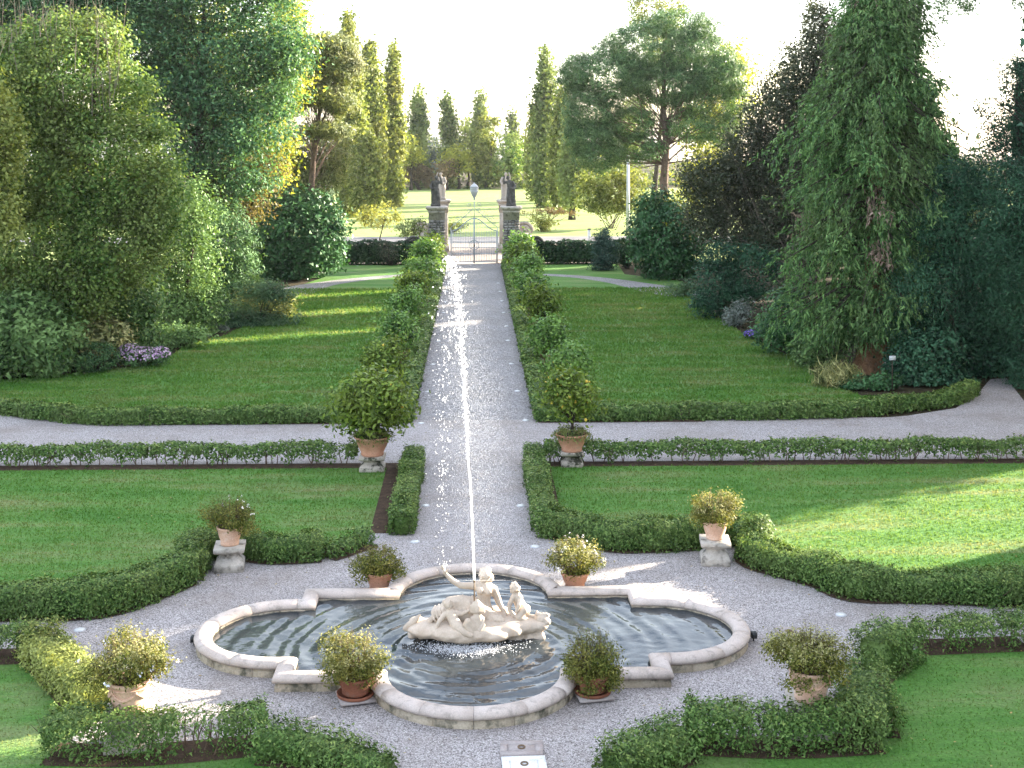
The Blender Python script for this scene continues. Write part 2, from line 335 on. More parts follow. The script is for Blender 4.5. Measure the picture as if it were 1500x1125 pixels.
L_potr = K('leaf_plumbago_tip', [(.15, .145, .05), (.21, .195, .075), (.28, .27, .13)], .4, .2, .5, 4.0)
L_under = K('leaf_trailing', [(.05, .085, .022), (.09, .125, .035), (.15, .16, .06)], .35, .2, .5, 3.0)
L_flowb = K('petal_pale_blue', [(.55, .55, .72), (.68, .68, .80), (.75, .74, .84)], .3, .2, .5, 3, (1, 1, 1), (.7, .7, .8))
L_floww = K('petal_white', [(.75, .68, .66), (.80, .76, .72), (.82, .80, .78)], .3, .2, .5, 3, (1, 1, 1), (.8, .75, .72))
L_pink = K('petal_pink', [(.38, .22, .40), (.52, .34, .52), (.64, .48, .62)], .3, .2, .5, 3, (1, 1, 1), (.55, .38, .55))
L_viol = K('petal_violet', [(.14, .09, .42), (.20, .14, .52), (.28, .20, .6)], .3, .2, .5, 3, (1, 1, 1), (.24, .17, .55))
L_young = K('leaf_young', [(.10, .13, .03), (.17, .19, .045), (.24, .24, .07)], .45, .2, .5, .8)
L_far = K('leaf_far', [(.040, .066, .028), (.07, .10, .038), (.11, .135, .05)], .4, .2, .5, .15)
L_brownf = K('leaf_far_brown', [(.075, .060, .038), (.11, .085, .05), (.14, .105, .06)], .35, .2, .5, .3)
L_hazef = K('leaf_far_hazy', [(.05, .075, .07), (.075, .10, .09), (.095, .12, .105)], .3, .2, .5, .3)  # bluish distance haze is put into the leaf colour

def droplet_mat():
    m, N_, Lk = _mat('spray_water')
    p = N_.new('ShaderNodeBsdfPrincipled'); p.inputs['Base Color'].default_value = (.92, .92, .94, 1); p.inputs['Roughness'].default_value = .25; p.inputs['Specular IOR Level'].default_value = .6
    t = N_.new('ShaderNodeBsdfTranslucent'); t.inputs['Color'].default_value = (.95, .95, .97, 1)
    ms = N_.new('ShaderNodeMixShader'); ms.inputs[0].default_value = .5
    Lk.new(p.outputs[0], ms.inputs[1]); Lk.new(t.outputs[0], ms.inputs[2])
    o = N_.new('ShaderNodeOutputMaterial'); Lk.new(ms.outputs[0], o.inputs['Surface'])
    return m
M_spray = droplet_mat()
def water_mat():
    m, N_, Lk = _mat('pond_water')
    p = N_.new('ShaderNodeBsdfPrincipled'); p.inputs['Base Color'].default_value = (.030, .036, .040, 1); p.inputs['Roughness'].default_value = .03
    p.inputs['IOR'].default_value = 1.34
    g = N_.new('ShaderNodeNewGeometry'); b = N_.new('ShaderNodeBump'); b.inputs['Strength'].default_value = .25; b.inputs['Distance'].default_value = .02
    Lk.new(noise(N_, Lk, 7, g.outputs['Position'], 2), b.inputs['Height']); Lk.new(b.outputs[0], p.inputs['Normal'])
    o = N_.new('ShaderNodeOutputMaterial'); Lk.new(p.outputs[0], o.inputs['Surface'])
    return m
M_water = water_mat()

# ------------------------------------------------------------------ the ground
def sheet(name, pts, z, mat):
    me = bpy.data.meshes.new(name)
    me.from_pydata([(x, y, z) for x, y in pts], [], [list(range(len(pts)))]); me.materials.append(mat)
    bm = bmesh.new(); bm.from_mesh(me); bmesh.ops.triangulate(bm, faces=bm.faces[:]); 
    for f in bm.faces:
        if f.normal.z < 0: f.normal_flip()
    bm.to_mesh(me); bm.free()
    return tag(new_obj(name, me), kind='structure')
def curve(pts, k=6, closed=False):
    """Catmull-Rom through 2-D points"""
    p = [np.array(q, float) for q in pts]; o = []
    for i in range(len(p) - 1):
        a, b, c, d = p[max(0, i - 1)], p[i], p[i + 1], p[min(len(p) - 1, i + 2)]
        for t in np.linspace(0, 1, k, endpoint=False):
            o.append(.5 * ((2 * b) + (-a + c) * t + (2 * a - 5 * b + 4 * c - d) * t * t + (-a + 3 * b - 3 * c + d) * t ** 3))
    o.append(p[-1]); return [tuple(q) for q in o]
def Pl(pxs, z=0.0): return [P(a, b, z) for a, b in pxs]

sheet('ground', [(-240, -40), (240, -40), (240, 430), (-240, 430)], -.04, M_ground)
sheet('gravel_court', [(-45, 4), (45, 4), (45, 37.6), (-45, 37.6)], 0, M_gravel)
sheet('gravel_path', [(-1.95, 37.6), (1.95, 37.6), (1.95, 83.6), (-1.95, 83.6)], 0, M_gravel2)
# hedge centre lines, measured on the ground
HR = Pl([(795, 781), (850, 790), (900, 803), (956, 803), (1010, 800), (1068, 794), (1108, 793)])
HR2 = Pl([(1108, 793), (1102, 824), (1152, 840), (1207, 856), (1250, 874), (1333, 876), (1420, 879), (1560, 886), (1800, 896)])
HL = Pl([(-300, 902), (0, 902), (143, 898), (213, 876), (272, 852)])
HL2 = Pl([(272, 852), (286, 818), (335, 812), (400, 820), (470, 817)])
HL3 = Pl([(476, 817), (505, 808), (538, 797)])
LLa = Pl([(-260, 965), (-40, 965), (45, 962)]); LLb = Pl([(52, 955), (95, 1000), (128, 1036), (150, 1052)])
LLc = Pl([(72, 1106), (200, 1108), (330, 1098), (385, 1092)]); LLd = Pl([(385, 1106), (440, 1112), (500, 1126), (560, 1150)])
LRa = Pl([(1760, 940), (1500, 944), (1345, 950)]); LRb = Pl([(1318, 962), (1282, 988)])
LRb2 = Pl([(1262, 1020), (1276, 1058), (1284, 1082)])
LRc = Pl([(1284, 1090), (1150, 1097), (1010, 1092)]); LRd = Pl([(1000, 1104), (955, 1124), (900, 1150)])
LZ = .012
NL = [(-2.1, 27.3), (-2.1, 32.16), (-45, 32.16), (-45, HL[0][1])] + HL + HL2[1:] + HL3
NR = [(1.85, 27.3), (1.85, 32.16), (45, 32.16), (45, HR2[-1][1])] + HR2[::-1] + HR[::-1][1:]
lawn_polys = [('lawn', NL, LZ, M_lawn), ('lawn', NR, LZ, M_lawn)]
FLe = Pl([(435, 441), (330, 492), (275, 503), (240, 530), (170, 541), (100, 549), (0, 557)])
FL = [(-2.35, 37.55), (-2.35, 82.9)] + [(-18, 82.9)] + Pl([(470, 408), (405, 430)]) + FLe + Pl([(-60, 570), (-60, 597), (20, 607), (110, 618), (200, 620.5)]) + [(-4, 37.5)]
FRe = Pl([(915, 402), (1000, 412), (1020, 440), (1060, 470), (1100, 497), (1170, 520), (1200, 558), (1262, 580), (1330, 582), (1400, 570)])
FR = [(2.35, 37.5), (2.35, 82.9), (9, 82.9)] + FRe + Pl([(1410, 588), (1395, 591), (1300, 603), (1200, 611), (1000, 613.5)]) + [(4, 37.5)]
lawn_polys += [('lawn', FL, LZ, M_lawn), ('lawn', FR, LZ, M_lawn)]
LL = LLa + LLb + [P(72, 1100)] + LLc[1:] + LLd + [(-2, 10), (-45, 10)]
LR = LRa + LRb + LRb2 + LRc + LRd + [(2, 10), (45, 10)]
lawn_polys += [('lawn', LL, LZ, M_lawn), ('lawn', LR, LZ, M_lawn)]
for nm, pts, z, m in lawn_polys: sheet(nm, pts, z, m)
# curved garden paths over the far lawns
def strip(name, pts, ws, z, mat):
    c = np.array(pts); t = np.gradient(c, axis=0); n = np.column_stack([-t[:, 1], t[:, 0]]); n /= np.linalg.norm(n, axis=1)[:, None]
    w = np.interp(np.linspace(0, 1, len(c)), np.linspace(0, 1, len(ws)), ws)[:, None]
    return sheet(name, [tuple(q) for q in c + n * w / 2] + [tuple(q) for q in (c - n * w / 2)[::-1]], z, mat)
strip('garden_path', curve(Pl([(606, 402.5), (560, 406), (500, 412.5), (455, 420), (425, 429), (395, 436)])), [.9, 1.2, 1.6, 2.4, 3.2], LZ + .006, M_gravel2)
strip('garden_path', curve(Pl([(795, 402.5), (850, 406), (900, 412), (945, 420), (985, 428), (1015, 433)])), [.9, 1.2, 1.8, 2.8, 2.6], LZ + .006, M_gravel2)
sheet('gravel_path', Pl([(1120, 622), (1240, 616), (1330, 609), (1400, 598), (1430, 580), (1450, 556), (1474, 553), (1488, 572), (1510, 600), (1600, 618), (1800, 622)]), .004, M_gravel)
sheet('gravel_path', Pl([(210, 623), (110, 621), (20, 610), (-60, 600), (-300, 590), (-300, 623)]), .004, M_gravel)
# soil strips
strip('soil_bed', [(-1.9, 26.9), (-1.9, 32.3)], [.55], .006, M_soil); strip('soil_bed', [(1.62, 27.2), (1.62, 32.3)], [.55], .006, M_soil)
strip('soil_bed', [(-45, 32.4), (-1.6, 32.4)], [.55], .007, M_soil); strip('soil_bed', [(1.5, 32.4), (45, 32.4)], [.55], .007, M_soil)
strip('soil_bed', [(-2.3, 37.7), (-2.3, 82.5)], [.5], .016, M_soil); strip('soil_bed', [(2.3, 37.7), (2.3, 82.5)], [.5], .016, M_soil)
strip('soil_bed', [(-8.6, 37.4), (-1.8, 37.4)], [.5], .008, M_soil); strip('soil_bed', [(1.8, 37.4), (6.5, 37.4)], [.5], .008, M_soil)
for pl in (HL[1:], HL2, HL3, HR, HR2[:-1], LLa[1:], LLb, LLc, LLd, LRa[1:], LRb + LRb2, LRc, LRd):
    strip('soil_bed', curve(pl, 4), [.64], .018, M_soil)
# beyond the gate
sheet('forecourt', [(-9, 83.6), (9, 83.6), (11, 99.6), (-11, 99.6)], 0, M_fore)
sheet('verge', [(-120, 85.0), (-9.2, 85.0), (-11.2, 99.6), (-120, 99.6)], -.002, M_field); sheet('verge', [(9.2, 85.0), (120, 85.0), (120, 99.6), (11.2, 99.6)], -.002, M_field)
sheet('road', [(-200, 99.6), (200, 99.6), (200, 106.4), (-200, 106.4)], .004, M_road)
sheet('field', [(-150, 106.4), (150, 106.4), (150, 206), (-150, 206)], .0, M_field)

# ------------------------------------------------------------------ grass tufts
def in_poly(X, Y, poly):
    ins = np.zeros(len(X), bool); n = len(poly)
    for i in range(n):
        x1, y1 = poly[i]; x2, y2 = poly[(i + 1) % n]
        c = ((y1 > Y) != (y2 > Y)) & (X < (x2 - x1) * (Y - y1) / (y2 - y1 + 1e-12) + x1)
        ins ^= c
    return ins
def visible(X, Y, m=170):
    yc = X * SA + Y * CA; xc = X * CA - Y * SA
    px = 750 + F * xc / yc; py = 200 + F * HCAM / yc
    return (px > -m) & (px < 1500 + m) & (py < 1140)
def grass(poly, n, hgt, wid, ylim):
    p = np.array(poly); lo, hi = p.min(0), p.max(0); lo = np.maximum(lo, [-24, 15]); hi = np.minimum(hi, [24, ylim])
    X = RNG.uniform(lo[0], hi[0], n); Y = lo[1] + (hi[1] - lo[1]) * RNG.uniform(0, 1, n) ** 1.35
    k = in_poly(X, Y, poly) & visible(X, Y); X, Y = X[k], Y[k]; n = len(X)
    a = RNG.uniform(0, 2 * math.pi, n); s = (Y / 24.0) ** .8
    h = hgt * RNG.uniform(.5, 1.3, n) * s; w = wid * RNG.uniform(.7, 1.3, n) * s
    lean = RNG.normal(0, .5, (n, 2)) * h[:, None]
    B = np.column_stack([np.cos(a), np.sin(a)]) * w[:, None] / 2
    V = np.zeros((n, 3, 3)); V[:, 0, :2] = np.column_stack([X, Y]) - B; V[:, 1, :2] = np.column_stack([X, Y]) + B
    V[:, 2, :2] = np.column_stack([X, Y]) + lean; V[:, :2, 2] = LZ - .002; V[:, 2, 2] = LZ + h
    return V.reshape(-1, 3), np.arange(3 * n).reshape(n, 3)
def grass_obj(poly, n, h, w, ylim, label):
    V, Fc = grass(poly, n, h, w, ylim)
    o = new_obj('grass', mesh_np('grass', V, [Fc], M_grass)); tag(o, label, 'grass', kind='stuff')
grass_obj(NL, 105000, .035, .022, 33, 'mown green grass between the fountain hedge and the cross path, west side')
grass_obj(NR, 105000, .035, .022, 33, 'mown grass with the bright sunlit patch beside the fountain hedge')
grass_obj(LL, 60000, .035, .022, 22, 'mown grass in the near corner with small sunlit flecks')
grass_obj(LR, 50000, .035, .022, 22, 'mown grass in the near corner by the block-shaped hedge')
grass_obj(FL, 85000, .045, .03, 70, 'mown grass of the long far lawn with the pink flowers')
grass_obj(FR, 75000, .045, .03, 70, 'mown grass of the long far lawn below the red-barked tree')

# ------------------------------------------------------------------ hedges
def resample(pts, step):
    c = np.array(pts, float); d = np.concatenate([[0], np.cumsum(np.linalg.norm(np.diff(c, axis=0), axis=1))])
    n = max(2, int(d[-1] / step) + 1); t = np.linspace(0, d[-1], n)
    return np.column_stack([np.interp(t, d, c[:, 0]), np.interp(t, d, c[:, 1])]), d[-1]
def hedge(label, pts, w=.46, h=.45, L=.05, asp=.5, dens=1900, legs=0.0, mat=None, core=True, gaps=(), group='clipped garden hedges', rough=.035, name='hedge', vary=.04, sprig=.05, cat='hedge'):
    """legs: share of the height that is bare stems; gaps: list of (t0,t1) with thin foliage"""
    mat = mat or L_box
    if L < .06: L, dens = L * .82, dens * 1.3
    c, length = resample(pts, .12)
    base = (c[len(c) // 2][0], c[len(c) // 2][1], 0)
    root = empty(name, base, label, cat, group)
    t = np.gradient(c, axis=0); t /= np.linalg.norm(t, axis=1)[:, None]; nrm = np.column_stack([-t[:, 1], t[:, 0]])
    ph = RNG.uniform(0, 9, 4)
    def hv(s): return h + vary * (np.sin(s * 2.1 + ph[0]) + .6 * np.sin(s * 5.3 + ph[1]))
    def wv(s): return w + vary * 1.1 * (np.sin(s * 1.7 + ph[2]) + .6 * np.sin(s * 4.9 + ph[3]))
    per = 2 * h * (1 - legs) + w
    n = int(length * per * dens)
    s = RNG.uniform(0, length, n); u = RNG.uniform(0, per, n); si = s / length * (len(c) - 1)
    i0 = np.clip(si.astype(int), 0, len(c) - 2); f = (si - i0)[:, None]
    cp = c[i0] * (1 - f) + c[i0 + 1] * f; nn = nrm[i0] * (1 - f) + nrm[i0 + 1] * f
    H_, W_ = hv(s), wv(s); z0 = H_ * legs
    if legs: z0 = z0 * (.65 + .35 * np.sin(s * 7 + ph[0]) + .25 * np.sin(s * 17 + ph[1]))
    side = H_ - z0
    lat = np.where(u < h * (1 - legs), -W_ / 2, np.where(u > per - h * (1 - legs), W_ / 2, 0))
    zz = np.where(lat != 0, z0 + side * RNG.uniform(0, 1, n), H_)
    lat = np.where(lat == 0, RNG.uniform(-.5, .5, n) * W_, lat)
    # round the shoulders
    e = np.clip((np.abs(lat) / (W_ / 2)), 0, 1) * np.clip(zz / H_, 0, 1); 
    sh = 1 - .10 * np.clip(e - .75, 0, 1) / .25
    lat = lat * sh; zz = zz * sh
    # ends
    endn = int(w * h * dens * .9)
    for sgn in (0, 1):
        k = RNG.choice(n, min(n, endn), replace=False); cp[k] = c[0] if sgn == 0 else c[-1]
        lat[k] = RNG.uniform(-.5, .5, len(k)) * w; zz[k] = (h * legs + (h - h * legs) * RNG.uniform(0, 1, len(k)))
    depth = np.abs(RNG.normal(0, .05, n)) - .012
    ctr = np.column_stack([cp, np.full(n, h * (.5 + legs * .5))])
    Q = np.column_stack([cp + nn * lat[:, None], zz])
    out_ = unit(Q - ctr); Q = Q - out_ * depth[:, None] + RNG.normal(0, rough * .5, (n, 3))
    lump = np.sin(Q[:, 0] * 9 + ph[0]) * np.sin(Q[:, 1] * 8 + ph[1]) * np.sin(Q[:, 2] * 11 + ph[2])
    Q = Q + out_ * (lump * rough)[:, None]
    Q[:, 2] = np.maximum(Q[:, 2], .015)
    keep = np.ones(n, bool)
    for a, b in gaps: keep &= ~((s / length > a) & (s / length < b) & (RNG.uniform(0, 1, n) < .8))
    Q, out_ = Q[keep], out_[keep]
    # shoots standing proud of the clipped face
    m = int(len(Q) * sprig); k = RNG.choice(len(Q), m); Q2 = Q[k] + out_[k] * RNG.uniform(.02, .09, m)[:, None] + np.array([0, 0, .02])
    Q = np.concatenate([Q, Q2]); out_ = np.concatenate([out_, out_[k]])
    V, Fc = leaf_cloud(Q, out_, L * 1.15, L * 1.15 * asp, up=.3, outw=.8, tri=True)
    new_obj('foliage', mesh_np('foliage', V - np.array(base), [Fc], mat), root)
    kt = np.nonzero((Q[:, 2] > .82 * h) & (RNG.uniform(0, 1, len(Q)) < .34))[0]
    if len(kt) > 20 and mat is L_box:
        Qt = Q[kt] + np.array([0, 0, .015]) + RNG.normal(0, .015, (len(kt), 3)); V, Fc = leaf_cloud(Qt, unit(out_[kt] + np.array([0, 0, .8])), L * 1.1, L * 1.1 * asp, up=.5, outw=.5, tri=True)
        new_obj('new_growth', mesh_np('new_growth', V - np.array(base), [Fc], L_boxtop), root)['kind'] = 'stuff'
    mb, hc = MB(), MB()
    if core:
        # solid boxes added inside the foliage to stop light passing through
        for a in range(len(c) - 1):
            if any(g0 - .01 < a / len(c) < g1 + .01 for g0, g1 in gaps): continue
            mid = (c[a] + c[a + 1]) / 2; rz = math.atan2(*(c[a + 1] - c[a])[::-1])
            hc.box((*mid, h * (.43 + legs * .42)), (.125, w * .62 * RNG.uniform(.8, 1.1), h * (.72 - legs * .6)), rz)
    ns = int(length / .16)
    for _ in range(ns):
        ti = RNG.integers(0, len(c) - 1); p0 = c[ti] + nrm[ti] * RNG.uniform(-.3, .3) * w
        tp = p0 + RNG.normal(0, .09, 2); md = (p0 + tp) / 2 + RNG.normal(0, .03, 2)
        mb.tube([(*p0, -.01), (*md, h * .35), (*tp, h * .8)], [.013, .010, .005], 4, False)
        for _k in range(2):
            q = tp + RNG.normal(0, .12, 2); mb.tube([(*md, h * .35), (*((md + q) / 2), h * .55), (*q, h * .8)], [.008, .006, .003], 3, False)
    mb.build('stems', M_stem, root, off=base)['kind'] = 'stuff'
    if core: hc.build('hedge_core', mat, root, off=base)['kind'] = 'stuff'
    return root

W_, E_ = 'west', 'east'
hedge('low hedge strip beside the gravel walk, ending by the pot left of the jet', [(-1.45, 26.75), (-1.45, 32.7)], .46, .45, L=.055)
hedge('low hedge strip beside the walk, joined to the bushy curving hedge', [(1.45, 26.9), (1.45, 32.7)], .48, .45, L=.055)
hedge('bushy hedge curving from the gravel walk to behind the lit potted shrub on its pedestal', HR, .62, .50, L=.055, vary=.05, rough=.05)
hedge('ragged part-sunlit hedge from the lit pedestal along the sunny lawn', HR2, .60, .48, L=.055, vary=.06, rough=.06, mat=L_box)
hedge('tall dense dark hedge curving along the gravel below the plain green lawn', curve(HL, 3), .62, .54, L=.055)
hedge('dark hedge tucked behind the pedestal with the white-flowered pot', HL2, .58, .46, L=.055, gaps=((.86, .9),), rough=.05)
hedge('thin low straggling hedge end with tufts near the soil strip', curve(HL3), .4, .26, L=.06, dens=900, core=False, rough=.08, sprig=.25)
hedge('short flat hedge with see-through stems at the frame edge by the near lawn', LLa, .42, .46, L=.05, legs=.45, core=False)
hedge('yellow sunlit hedge running diagonally up to the near garlanded pot', curve(LLb), .58, .46, L=.05, mat=L_boxlit, rough=.06, sprig=.12)
hedge('shaded hedge with a leafless gap before the garlanded pot, near the frame bottom', curve(LLc), .56, .56, L=.05, legs=.22, core=False, gaps=((.60, .80),), dens=1900)
hedge('small bushy hedge end at the frame bottom left of the inspection slabs', curve(LLd), .6, .36, L=.05, dens=1300, rough=.08, sprig=.15)
hedge('thin hedge of separate bushes with stems showing along the near right lawn', LRa, .5, .46, L=.05, legs=.35, core=False, gaps=((.52, .56), (.72, .76), (.93, .98)), rough=.06)
hedge('dense block-shaped end of hedge next to the plain terracotta pot', LRb, .78, .60, L=.05, rough=.05, dens=1800)
hedge('loose sprawling hedge piece behind the plain terracotta pot', curve(LRb2), .6, .48, L=.05, rough=.09, sprig=.3, dens=1300)
hedge('feathery hedge in front of the plain terracotta pot with gravel showing under it', curve(LRc), .56, .52, L=.055, legs=.15, core=False, gaps=((.62, .68),), rough=.07, sprig=.3, dens=1800)
hedge('bushy hedge end at the frame bottom right of the inspection slabs', curve(LRd), .62, .42, L=.055, rough=.08, sprig=.3, dens=1300)
# cross path: front row on bare stems, back row clipped dense
xl = P(215, 684)[0]
hedge('leggy cross path hedge piece reaching the frame edge below the pink flowers', [(-14, 32.62), (xl - .06, 32.62)], .42, .50, L=.07, dens=900, legs=.42, core=False)
hedge('leggy cross path hedge piece ending at the largest lemon pot', [(xl + .1, 32.62), (P(520, 684)[0], 32.62)], .42, .50, L=.07, dens=900, legs=.42, core=False, gaps=((.9, .95),))
hedge('leggy hedge of the cross path beyond the lemon tree with many yellow fruits', [(1.75, 32.6), (P(1429, 676)[0], 32.6)], .42, .50, L=.07, dens=900, legs=.40, core=False)
hedge('leggy hedge of the cross path, the end piece near the dark garden opening', [(P(1437, 676)[0], 32.6), (16, 32.6)], .42, .50, L=.07, dens=900, legs=.40, core=False)
hedge('flat-topped dark hedge bounding the far lawn with the pink flowers', curve([P(-60, 598), P(20, 608), P(110, 619), P(200, 621), (-4, 37.45), (-1.75, 37.45)]), .46, .43, L=.075, dens=900)
hedge('flat-topped dark hedge bounding the far lawn under the red-barked tree', curve([(1.75, 37.45), (4, 37.45), P(1000, 614), P(1200, 612), P(1300, 604), P(1395, 592), P(1425, 576)]), .46, .43, L=.075, dens=900)
hedge('long narrow hedge edging the main walk under the potted citrus row beside the spray', [(-1.98, 37.9), (-1.98, 82.0)], .5, .42, L=.10, dens=450, vary=.02)
hedge('long narrow hedge edging the main walk under the potted citrus row clear of the spray', [(1.98, 37.9), (1.98, 82.0)], .5, .42, L=.10, dens=450, vary=.02)
bl, br = P(470, 388)[0], P(622, 388)[0]
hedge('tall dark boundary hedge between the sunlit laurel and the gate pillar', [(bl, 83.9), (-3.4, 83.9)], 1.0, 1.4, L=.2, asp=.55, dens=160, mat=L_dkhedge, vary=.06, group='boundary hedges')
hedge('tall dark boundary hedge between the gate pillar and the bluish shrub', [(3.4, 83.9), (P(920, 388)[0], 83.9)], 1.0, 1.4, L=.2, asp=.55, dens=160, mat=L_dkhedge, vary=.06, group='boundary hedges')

# ------------------------------------------------------------------ trees and shrubs
def clumps_in(blobs, n, inner=.45):
    """blobs: (c(3), r(3)); returns clump centres, outward dirs"""
    w = np.array([b[1][0] * b[1][2] for b in blobs]); w = w / w.sum()
    ids = RNG.choice(len(blobs), n, p=w)
    C = np.array([b[0] for b in blobs])[ids]; R = np.array([b[1] for b in blobs])[ids]
    d = rnd_dir(n); r = inner + (1 - inner) * RNG.uniform(0, 1, n) ** .6
    return C + d * R * r[:, None], unit(d / R), ids
def px_blobs(Yc, blobs, depth=1.0):
    o = []
    for b in blobs:
        px, py, rx, ry = b[:4]; Y = Yc + (b[4] if len(b) > 4 else 0)
        x, y = PD(px, Y); k = Y / F
        o.append((np.array([x, y, ZZ(py, Y)]), np.array([rx * k, (rx + ry) / 2 * k * depth, ry * k])))
    return o
def foliage_mesh(blobs, npx, Lm, asp, clump, per, up, outw, hang, flat=.65, inner=.45, zmin=.05):
    clump *= .86; Lm *= 1.15
    n = max(12, int(npx / per)); C, d, ids = clumps_in(blobs, n, inner)
    k = np.repeat(np.arange(n), per)
    Q = C[k] + RNG.normal(0, 1, (len(k), 3)) * np.array([clump, clump, clump * flat]) * RNG.uniform(.6, 1.3, n)[k][:, None]
    Q[:, 2] = np.where(Q[:, 2] < zmin, zmin + RNG.uniform(0, .1, len(Q)), Q[:, 2])
    o = unit(d[k] * .7 + unit(Q - C[k]) * .6)
    V, Fc = leaf_cloud(Q, o, Lm, Lm * asp, up, outw, hang, tri=(Lm > .17 or asp < .3))
    return V, Fc, C
def woody(mb, base, top, r0, targets, nb=30, sides=6, bend=.12, low=.25):
    base = np.array(base, float); top = np.array(top, float); Hh = top[2] - base[2]
    ts = np.linspace(0, 1, 7); pts = base + (top - base) * ts[:, None]
    pts[1:-1, :2] += RNG.normal(0, .03 * Hh * bend * 3, (5, 2))
    rs = r0 * (1 - .85 * ts); rs[0] *= 1.35
    mb.tube(pts, rs, 9)
    if len(targets):
        k = RNG.choice(len(targets), min(nb, len(targets)), replace=False)
        for q in targets[k]:
            tz = np.clip((q[2] - base[2]) / Hh * .75 - .08, low, .92)
            p0 = np.array([np.interp(tz, ts, pts[:, i]) for i in range(3)])
            dd = np.linalg.norm(q - p0); m1 = p0 + (q - p0) * .45 + np.array([0, 0, -.05 * dd]) + RNG.normal(0, .07 * dd, 3)
            rr = max(.012, r0 * .17 * (1 - tz * .6)) * RNG.uniform(.5, 1.2)
            mb.tube([p0, m1, p0 + (q - p0) * .97], [rr, rr * .6, rr * .2], 5, False)
def tree(label, Yc, bpx, blobs, mat, L=5.0, asp=.55, dens=.42, clump=14, per=40, up=.5, outw=.4, hang=0, bark=None, r0=None, name='tree', cat='tree', group=None, nb=36, depth=1.0, flat=.65, inner=.45, low=.25, crown='crown', top=None):
    k = Yc / F; bl = px_blobs(Yc, blobs, depth); x, y = PD(bpx, Yc); base = np.array([x, y, 0.0])
    npx = 1.3 * dens * sum(math.pi * b[2] * b[3] for b in blobs)
    V, Fc, C = foliage_mesh(bl, npx, L * k, asp, clump * k, per, up, outw, hang, flat, inner)
    root = empty(name, base, label, cat, group)
    hi = max(bl, key=lambda b: b[0][2]); tp = hi[0].copy() if top is None else np.array([*PD(top[0], Yc), ZZ(top[1], Yc)])
    mb = MB(); woody(mb, base - np.array([0, 0, .1]), tp, r0 or max(.06, tp[2] * .022), C, nb, low=low)
    mb.build('trunk', bark or M_bark, root, True, off=base)
    new_obj(crown, mesh_np(crown, V - base, [Fc], mat), root)
    return root
def shrub(label, Yc, blobs, mat, L=4.5, asp=.55, dens=.55, clump=8, per=24, up=.45, outw=.6, name='shrub', cat='shrub', group=None, flat=.8, inner=.6, hang=0, nb=16, flowers=None, fl=0, depth=1.0):
    k = Yc / F; bl = px_blobs(Yc, blobs, depth); cx = np.mean([b[0] for b in bl], 0); base = np.array([cx[0], cx[1], 0.0])
    npx = 1.35 * dens * sum(math.pi * b[2] * b[3] for b in blobs)
    V, Fc, C = foliage_mesh(bl, npx, L * k, asp, clump * k, per, up, outw, hang, flat, inner)
    root = empty(name, base, label, cat, group)
    mb = MB()
    for q in C[RNG.choice(len(C), min(nb, len(C)), replace=False)]:
        p0 = base + np.array([*RNG.normal(0, .12 * bl[0][1][0], 2), -.05]); mb.tube([p0, (p0 + q) / 2 + RNG.normal(0, .05, 3), q], [.03, .02, .008], 4, False)
    mb.build('stems', M_bark, root, off=base)['kind'] = 'stuff'
    new_obj('foliage', mesh_np('foliage', V - base, [Fc], mat), root)
    if flowers:
        C2, d2, _ = clumps_in(bl, fl, .93); kk = d2[:, 2] > -.1; C2, d2 = C2[kk], d2[kk]; C2[:, 2] = np.maximum(C2[:, 2], .08)
        n = len(C2); V1, F1 = leaves(C2 + d2 * .04, unit(np.cross(d2, rnd_dir(n))), unit(d2 + np.array([0, 0, .4])), L * k * 1.1, L * k * 1.0)
        new_obj('flowers', mesh_np('flowers', V1 - base, [F1], flowers), root)['kind'] = 'stuff'
    return root

# ---- the side with the pink flowers
tree('broad light green maple crown filling the upper corner, bare twigs at its top', 46, 100, [(95, 110, 100, 95), (40, 220, 90, 110), (150, 240, 100, 100), (60, 360, 95, 80), (175, 345, 80, 80), (220, 290, 45, 60), (20, 130, 60, 90), (120, 420, 70, 50), (15, 430, 50, 50), (222, 190, 26, 20), (238, 245, 22, 16), (200, 130, 22, 26), (140, 60, 40, 40), (245, 320, 20, 18)], L_maple, L=4.6, asp=.7, dens=.50, clump=15, per=56, r0=.3)
mb = MB(); b0 = np.array([*PD(100, 46), 0.0])
for _ in range(170):
    px, py = RNG.uniform(-20, 175), RNG.uniform(20, 140); q = np.array([*PD(px, 46 + RNG.normal(0, 1.2)), ZZ(py + 40, 46)])
    l = RNG.uniform(.8, 2.2); a = RNG.normal(0, .12, 2)
    p2 = q + np.array([a[0] * l, a[1] * l, l]); mb.tube([q, (q + p2) / 2 + RNG.normal(0, .04, 3), p2], [.014, .010, .004], 3, False)
    for _k in range(2):
        r = q + (p2 - q) * RNG.uniform(.3, .7); mb.tube([r, r + np.array([*RNG.normal(0, .18, 2), RNG.uniform(.3, .6)])], [.007, .003], 3, False)
mtree = bpy.data.objects['tree']; mb.build('bare_twigs', M_twig, mtree, off=b0)['kind'] = 'stuff'
tree('sunlit maple leaning in at the frame edge', 41, -80, [(-32, 230, 56, 100), (-10, 320, 40, 50), (-60, 160, 70, 80), (10, 190, 20, 40)], L_maplelit, L=5.0, asp=.8, dens=.4, r0=.2)
tree('deep green tree filling the sky behind the maple at the corner', 62, 60, [(60, -30, 120, 90), (140, 20, 80, 70), (-30, 50, 80, 90), (40, 60, 60, 50)], L_oak, L=5, asp=.5, dens=.5, r0=.3)
